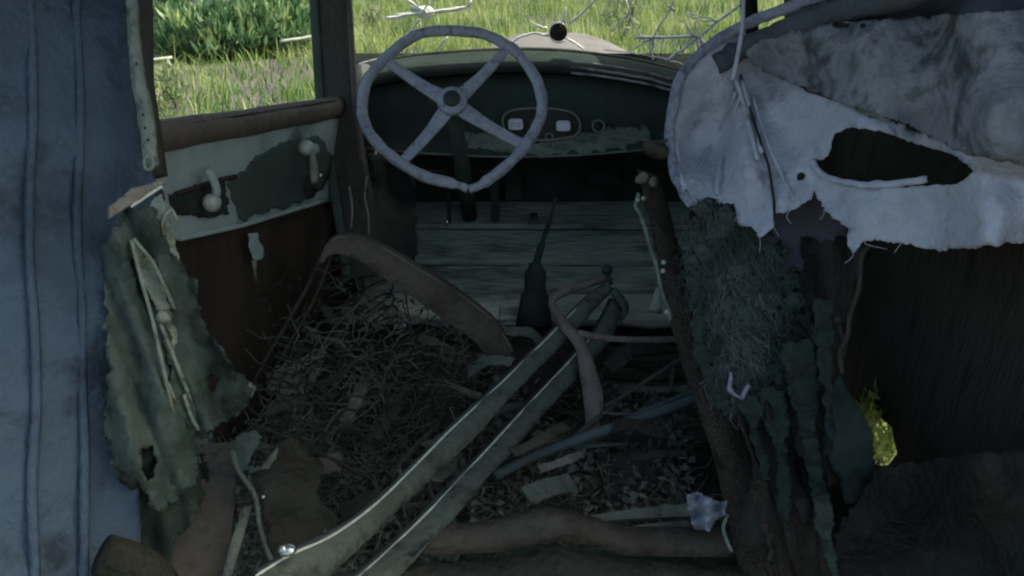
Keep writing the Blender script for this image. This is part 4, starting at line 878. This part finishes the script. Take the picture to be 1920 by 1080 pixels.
# --- lower left: bent seat plate, crate-like box, wire
g = sheet([(470, 905), (530, 826), (560, 820), (610, 880), (590, 930), (640, 975), (560, 1034), (520, 1090), (500, 1000), (486, 930)], depth([(440, 830, 1.22), (600, 830, 1.28), (520, 950, 1.12), (630, 950, 1.16), (470, 1090, 1.02)]), step=14, rag=6, wob=.02, seed=131)
single('bent_seat_plate', g, M['rustdark'], 'dark bent seat plate at the lower left, under the crushed springs', 'metal plate', thick=.003)
g = sheet([(436, 838), (446, 815), (478, 806), (492, 820), (470, 862), (455, 890), (440, 870)], depth([(460, 830, 1.19)]), step=7, rag=4, wob=.02, wf=15, seed=132); single('mossy_scrap', g, M['cloth'], 'mottled grey-green scrap on the corner of the bent seat plate', 'scrap', thick=.002)
g = sheet([(522, 836), (518, 860), (500, 890), (488, 920), (474, 925), (472, 905), (486, 880), (510, 850)], depth([(500, 870, 1.16)]), step=7, rag=3, wob=.01, wf=15, seed=133); single('folded_corner', g, M['rail'], 'narrow pale folded metal corner pointing down over the bent seat plate', 'scrap', thick=.002)
g = G(); g.tube(path([(436, 846, 1.16), (446, 880, 1.14), (468, 912, 1.12), (480, 935, 1.11), (486, 980, 1.08), (500, 1030, 1.05), (528, 1085, 1.02)]), .0035, 7); single('curved_wire', g, M['rail'], 'thin pale wire curving down from the mottled scrap to the bottom edge', 'wire')
g = G(); g.bar([P(405, 840, 1.3), P(385, 950, 1.18), P(345, 1100, 1.05)], [.07, .09, .11], .02, Vector((.2, -.8, .4))); g.warp(.004, 12); single('brown_board', g, M['rust'], 'broad brown board leaning at the bottom left below the upholstery', 'board', smooth=False)
g = G(); g.bar([P(466, 950, 1.12), P(445, 1010, 1.08), P(425, 1090, 1.04)], [.010, .014, .012], .005, Vector((.2, -.8, .4))); g.warp(.004, 30); single('pale_sliver', g, M['dullwood'], 'thin pale wood sliver between the brown board and the curved wire', 'splinter')
g = G(); g.tube(path([(190, 1040, .9), (250, 1058, .92), (290, 1085, .95), (310, 1120, .96)]), .024, 10); single('rusty_pipe', g, M['rustdark'], 'thick rusty tube cut off at the bottom left corner', 'pipe')
g = G(); c = P(539, 1031, .955); g.ball(c, .012, 14, (1, .8, .55)); g.ball(c + Vector((-.004, -.003, .003)), .006, 10); single('chrome_cap', g, M['chrome'], 'small shiny chrome cap at the lower end of the upper diagonal rail', 'cap')
g = G(); g.ball(P(494, 932, 1.09), .003, 8); single('rivet', g, M['chrome'], 'tiny bright rivet on the bent seat plate right of the curved wire', 'rivet')
# pale cardboard seen through the springs
g = sheet([(500, 700), (560, 672), (604, 652), (612, 664), (580, 735), (540, 742), (502, 738)], depth([(550, 700, 1.66)]), step=10, rag=5, wob=.01, seed=141); single('pale_board_scrap', g, M['palewood'], 'pale board scrap showing through the seat springs at the left', 'scrap', thick=.003)
g = sheet([(455, 720), (470, 714), (480, 728), (470, 745), (456, 742)], depth([(465, 730, 1.42)]), step=6, rag=3, wob=.01, wf=20, seed=142); single('pale_lump', g, M['cloth2'], 'small pale lump at the lower left foot of the spring frame', 'scrap', thick=.008)
for i, (q, mm, lb) in enumerate([([(865, 602), (885, 606), (905, 614), (880, 618)], 'palewood', 'small pale chip right below the broad curved strap'), ([(735, 612), (765, 596), (760, 615), (742, 625)], 'rag', 'small blue-grey chip in the middle of the spring tangle'), ([(860, 552), (925, 548), (930, 560), (870, 566)], 'wood', 'grey splinter lying at the foot of the toe boards'), ([(935, 555), (975, 552), (972, 596), (938, 600)], 'wood', 'square grey block beside the gear lever boot'), ([(795, 575), (835, 572), (838, 580), (800, 582)], 'palewood', 'thin pale chip behind the broad curved strap')]):
    z = sum(a[0] for a in q) / 4; g = sheet(q, (lambda x, y: zplane(.56)(x, y)), step=8, rag=3, seed=150 + i); single('wood_chip', g, M[mm], lb, 'chip', 'chips of wood on the car floor', thick=.008)
g = sheet([(1030, 580), (1090, 545), (1130, 535), (1100, 600), (1060, 625)], zplane(.52), step=14, rag=4, seed=161); single('dark_hatch', g, M['rubber'], 'dark hatch cover between the gear lever boot and the rails', 'cover', thick=.004)
g = G(); g.bar([P(1235, 540, 1.9), P(1228, 585, 1.88)], [.012, .032], .01, Vector((0, -1, .3))); single('grey_wedge', g, M['wood'], 'small grey wedge standing against the leaning post above the pale slat', 'wedge')
# random splinters
rr = random.Random(99); base_s = None
for i in range(46):
    x = rr.uniform(640, 1300); y = rr.uniform(640, 1000)
    if 1100 < x < 1140: continue
    a = zplane(.50 + rr.uniform(0, .05))(x, y); an = rr.uniform(0, 3.14); L = rr.uniform(.05, .16); v = Vector((math.cos(an), math.sin(an), rr.uniform(-.1, .25)))
    g = G(); g.bar([a, a + v * L * .5, a + v * L], [.004, rr.uniform(.006, .014), .002], rr.uniform(.003, .006), Vector((0, 0, 1))); g.warp(.003, 30)
    single('splinter', g, M[rr.choice(('darkwood', 'dullwood', 'rust', 'straw'))], 'small loose splinter of wood or rust among the litter on the car floor', 'splinter', 'splinters in the floor litter', smooth=False)

rr = random.Random(123)
strips = [((800, 840), (905, 800)), ((960, 850), (1060, 800)), ((930, 770), (1000, 760)), ((1010, 880), (1090, 850)), ((640, 960), (720, 935)), ((760, 640), (850, 660)), ((700, 820), (760, 735)), ((880, 700), (960, 680)), ((650, 790), (690, 700)), ((1150, 800), (1240, 812)), ((820, 900), (860, 850)), ((560, 900), (640, 870)), ((990, 930), (1075, 905)), ((540, 960), (620, 990)), ((1180, 860), (1290, 850)), ((800, 720), (900, 745)), ((500, 780), (570, 760)), ((580, 560), (640, 660)), ((680, 560), (760, 600)), ((1140, 690), (1250, 650)), ((940, 620), (1020, 650)), ((840, 620), (950, 660))]
for i, (a, b) in enumerate(strips):
    z = .56 + rr.uniform(0, .10); A = zplane(z)(*a); B = zplane(z + rr.uniform(-.05, .05))(*b); mid = A.lerp(B, .5) + Vector((rr.uniform(-.02, .02), 0, rr.uniform(0, .03)))
    g = G(); w = rr.uniform(.012, .034); g.bar(smoothpath([A, mid, B], 5), [w * (1 + .4 * N(k * .7, i)) for k in range(11)], .004, Vector((rr.uniform(-.3, .3), -.5, .9))); g.warp(.005, 22)
    single('bent_strip', g, M[('dullwood', 'rust', 'rail', 'ruststrap', 'rustdark')[i % 5]], 'bent strip of metal or lath lying loose in the wreckage on the car floor', 'strip', 'bent strips in the wreckage', smooth=False)


# --- dark lower layer of the torn upholstery, and shreds under the padding
g = sheet([(236, 780), (300, 800), (372, 830), (392, 880), (372, 960), (330, 1010), (318, 1080), (250, 1090), (228, 960)], lambda x, y: off(x, y, -.05), step=12, rag=14, wob=.04, wf=9, seed=201, wv=lambda x, y: (CAM - P(x, y, 1)).normalized() * .012 * math.sin((x - y * .2) * .12))
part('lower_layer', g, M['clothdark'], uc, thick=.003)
SD = depth([(1300, 620, 1.47), (1420, 700, 1.40), (1560, 700, 1.42), (1350, 1050, 1.12), (1450, 1050, 1.08), (1580, 1050, 1.12)])
for i, (x0, y0, x1, y1, w, mm, lb) in enumerate([(1400, 740, 1440, 900, 34, 'clothdark', 'short ragged shred hanging from the left underside of the padding'),
        (1450, 730, 1478, 1010, 40, 'clothdark', 'long dark green shred hanging from the middle underside of the padding'),
        (1498, 640, 1535, 960, 44, 'clothdark', 'long dark shred hanging from the right side of the padding'),
        (1548, 560, 1556, 860, 36, 'clothdark', 'ragged grey-green shred hanging left of the rusty bolt and the grey metal flap'),
        (1310, 600, 1330, 760, 26, 'clothdark', 'narrow matted shred hanging between the leaning post and the padding'),
        (1420, 900, 1450, 1090, 30, 'darkwood', 'splintered grey lath standing at the bottom beside the leaning post'),
        (1535, 930, 1575, 1100, 32, 'clothdark', 'torn dark rag hanging below the pointed metal flap')]):
    L_ = 9; a = []; b = []
    for k in range(L_ + 1):
        t = k / L_; cx = x0 + (x1 - x0) * t + 10 * N(t * 3, i * 2.1); y = y0 + (y1 - y0) * t; ww = w * (1 - .8 * t ** 1.5) * (1 + 1.1 * N(t * 4, i * 3.7))
        a.append((cx - ww / 2, y)); b.append((cx + ww / 2, y))
    g = sheet(a + b[::-1], lambda x, y: SD(x, y) - (SD(x, y) - CAM).normalized() * (.01 * i), step=8, rag=7, wob=.022, wf=16, seed=210 + i)
    single('torn_shred', g, M[mm], lb, 'shred', 'shreds hanging below the padding', thick=.002)
# --- dead leaves and flakes in the floor litter
def flakes(name, region, n, size, m_, seed, dfn, lb, cat, lift=.05):
    r_ = random.Random(seed); vs = []; fs = []
    x0, x1 = min(p[0] for p in region), max(p[0] for p in region); y0, y1 = min(p[1] for p in region), max(p[1] for p in region)
    while n > 0:
        x = r_.uniform(x0, x1); y = r_.uniform(y0, y1)
        if not inside(x, y, region): continue
        if N(x * .012, y * .012, seed) < r_.uniform(-.5, .15): continue
        n -= 1; p = dfn(x, y); p += (CAM - p).normalized() * r_.uniform(0, lift); u = Vector((r_.gauss(0, 1), r_.gauss(0, 1), r_.gauss(0, .45))).normalized(); v = u.cross(Vector((r_.gauss(0, .4), r_.gauss(0, .4), 1))).normalized()
        a = size * r_.uniform(.4, 1.6); b = a * r_.uniform(.2, .6); k0 = len(vs)
        vs += [p - u * a, p - u * a * .2 + v * b, p + u * a * r_.uniform(.6, 1), p + u * a * .1 - v * b]; fs.append((k0, k0 + 1, k0 + 2, k0 + 3))
    g = G(); g.add(vs, fs); tag(part(name, g, m_, smooth=False), lb, cat, kind='stuff')
reg = [(380, 620), (640, 560), (1000, 640), (1300, 760), (1300, 960), (700, 1080), (340, 1080), (380, 800)]
flakes('leaf_litter', reg, 2600, .010, M['dullwood'], 301, zplane(.515), 'grey dead leaves and flakes lying over the car floor', 'leaf litter')
flakes('rust_flakes', reg, 1600, .009, M['rust'], 302, zplane(.515), 'brown rust flakes and bark scattered over the car floor', 'rust flakes')
flakes('spring_litter', [(470, 560), (640, 480), (900, 640), (900, 860), (560, 930), (470, 800)], 320, .010, M['rustdark'], 303, depth([(500, 600, 1.55), (700, 500, 1.68), (880, 700, 1.70), (600, 900, 1.42)]), 'dead leaves caught among the crushed seat springs', 'leaves', .08)
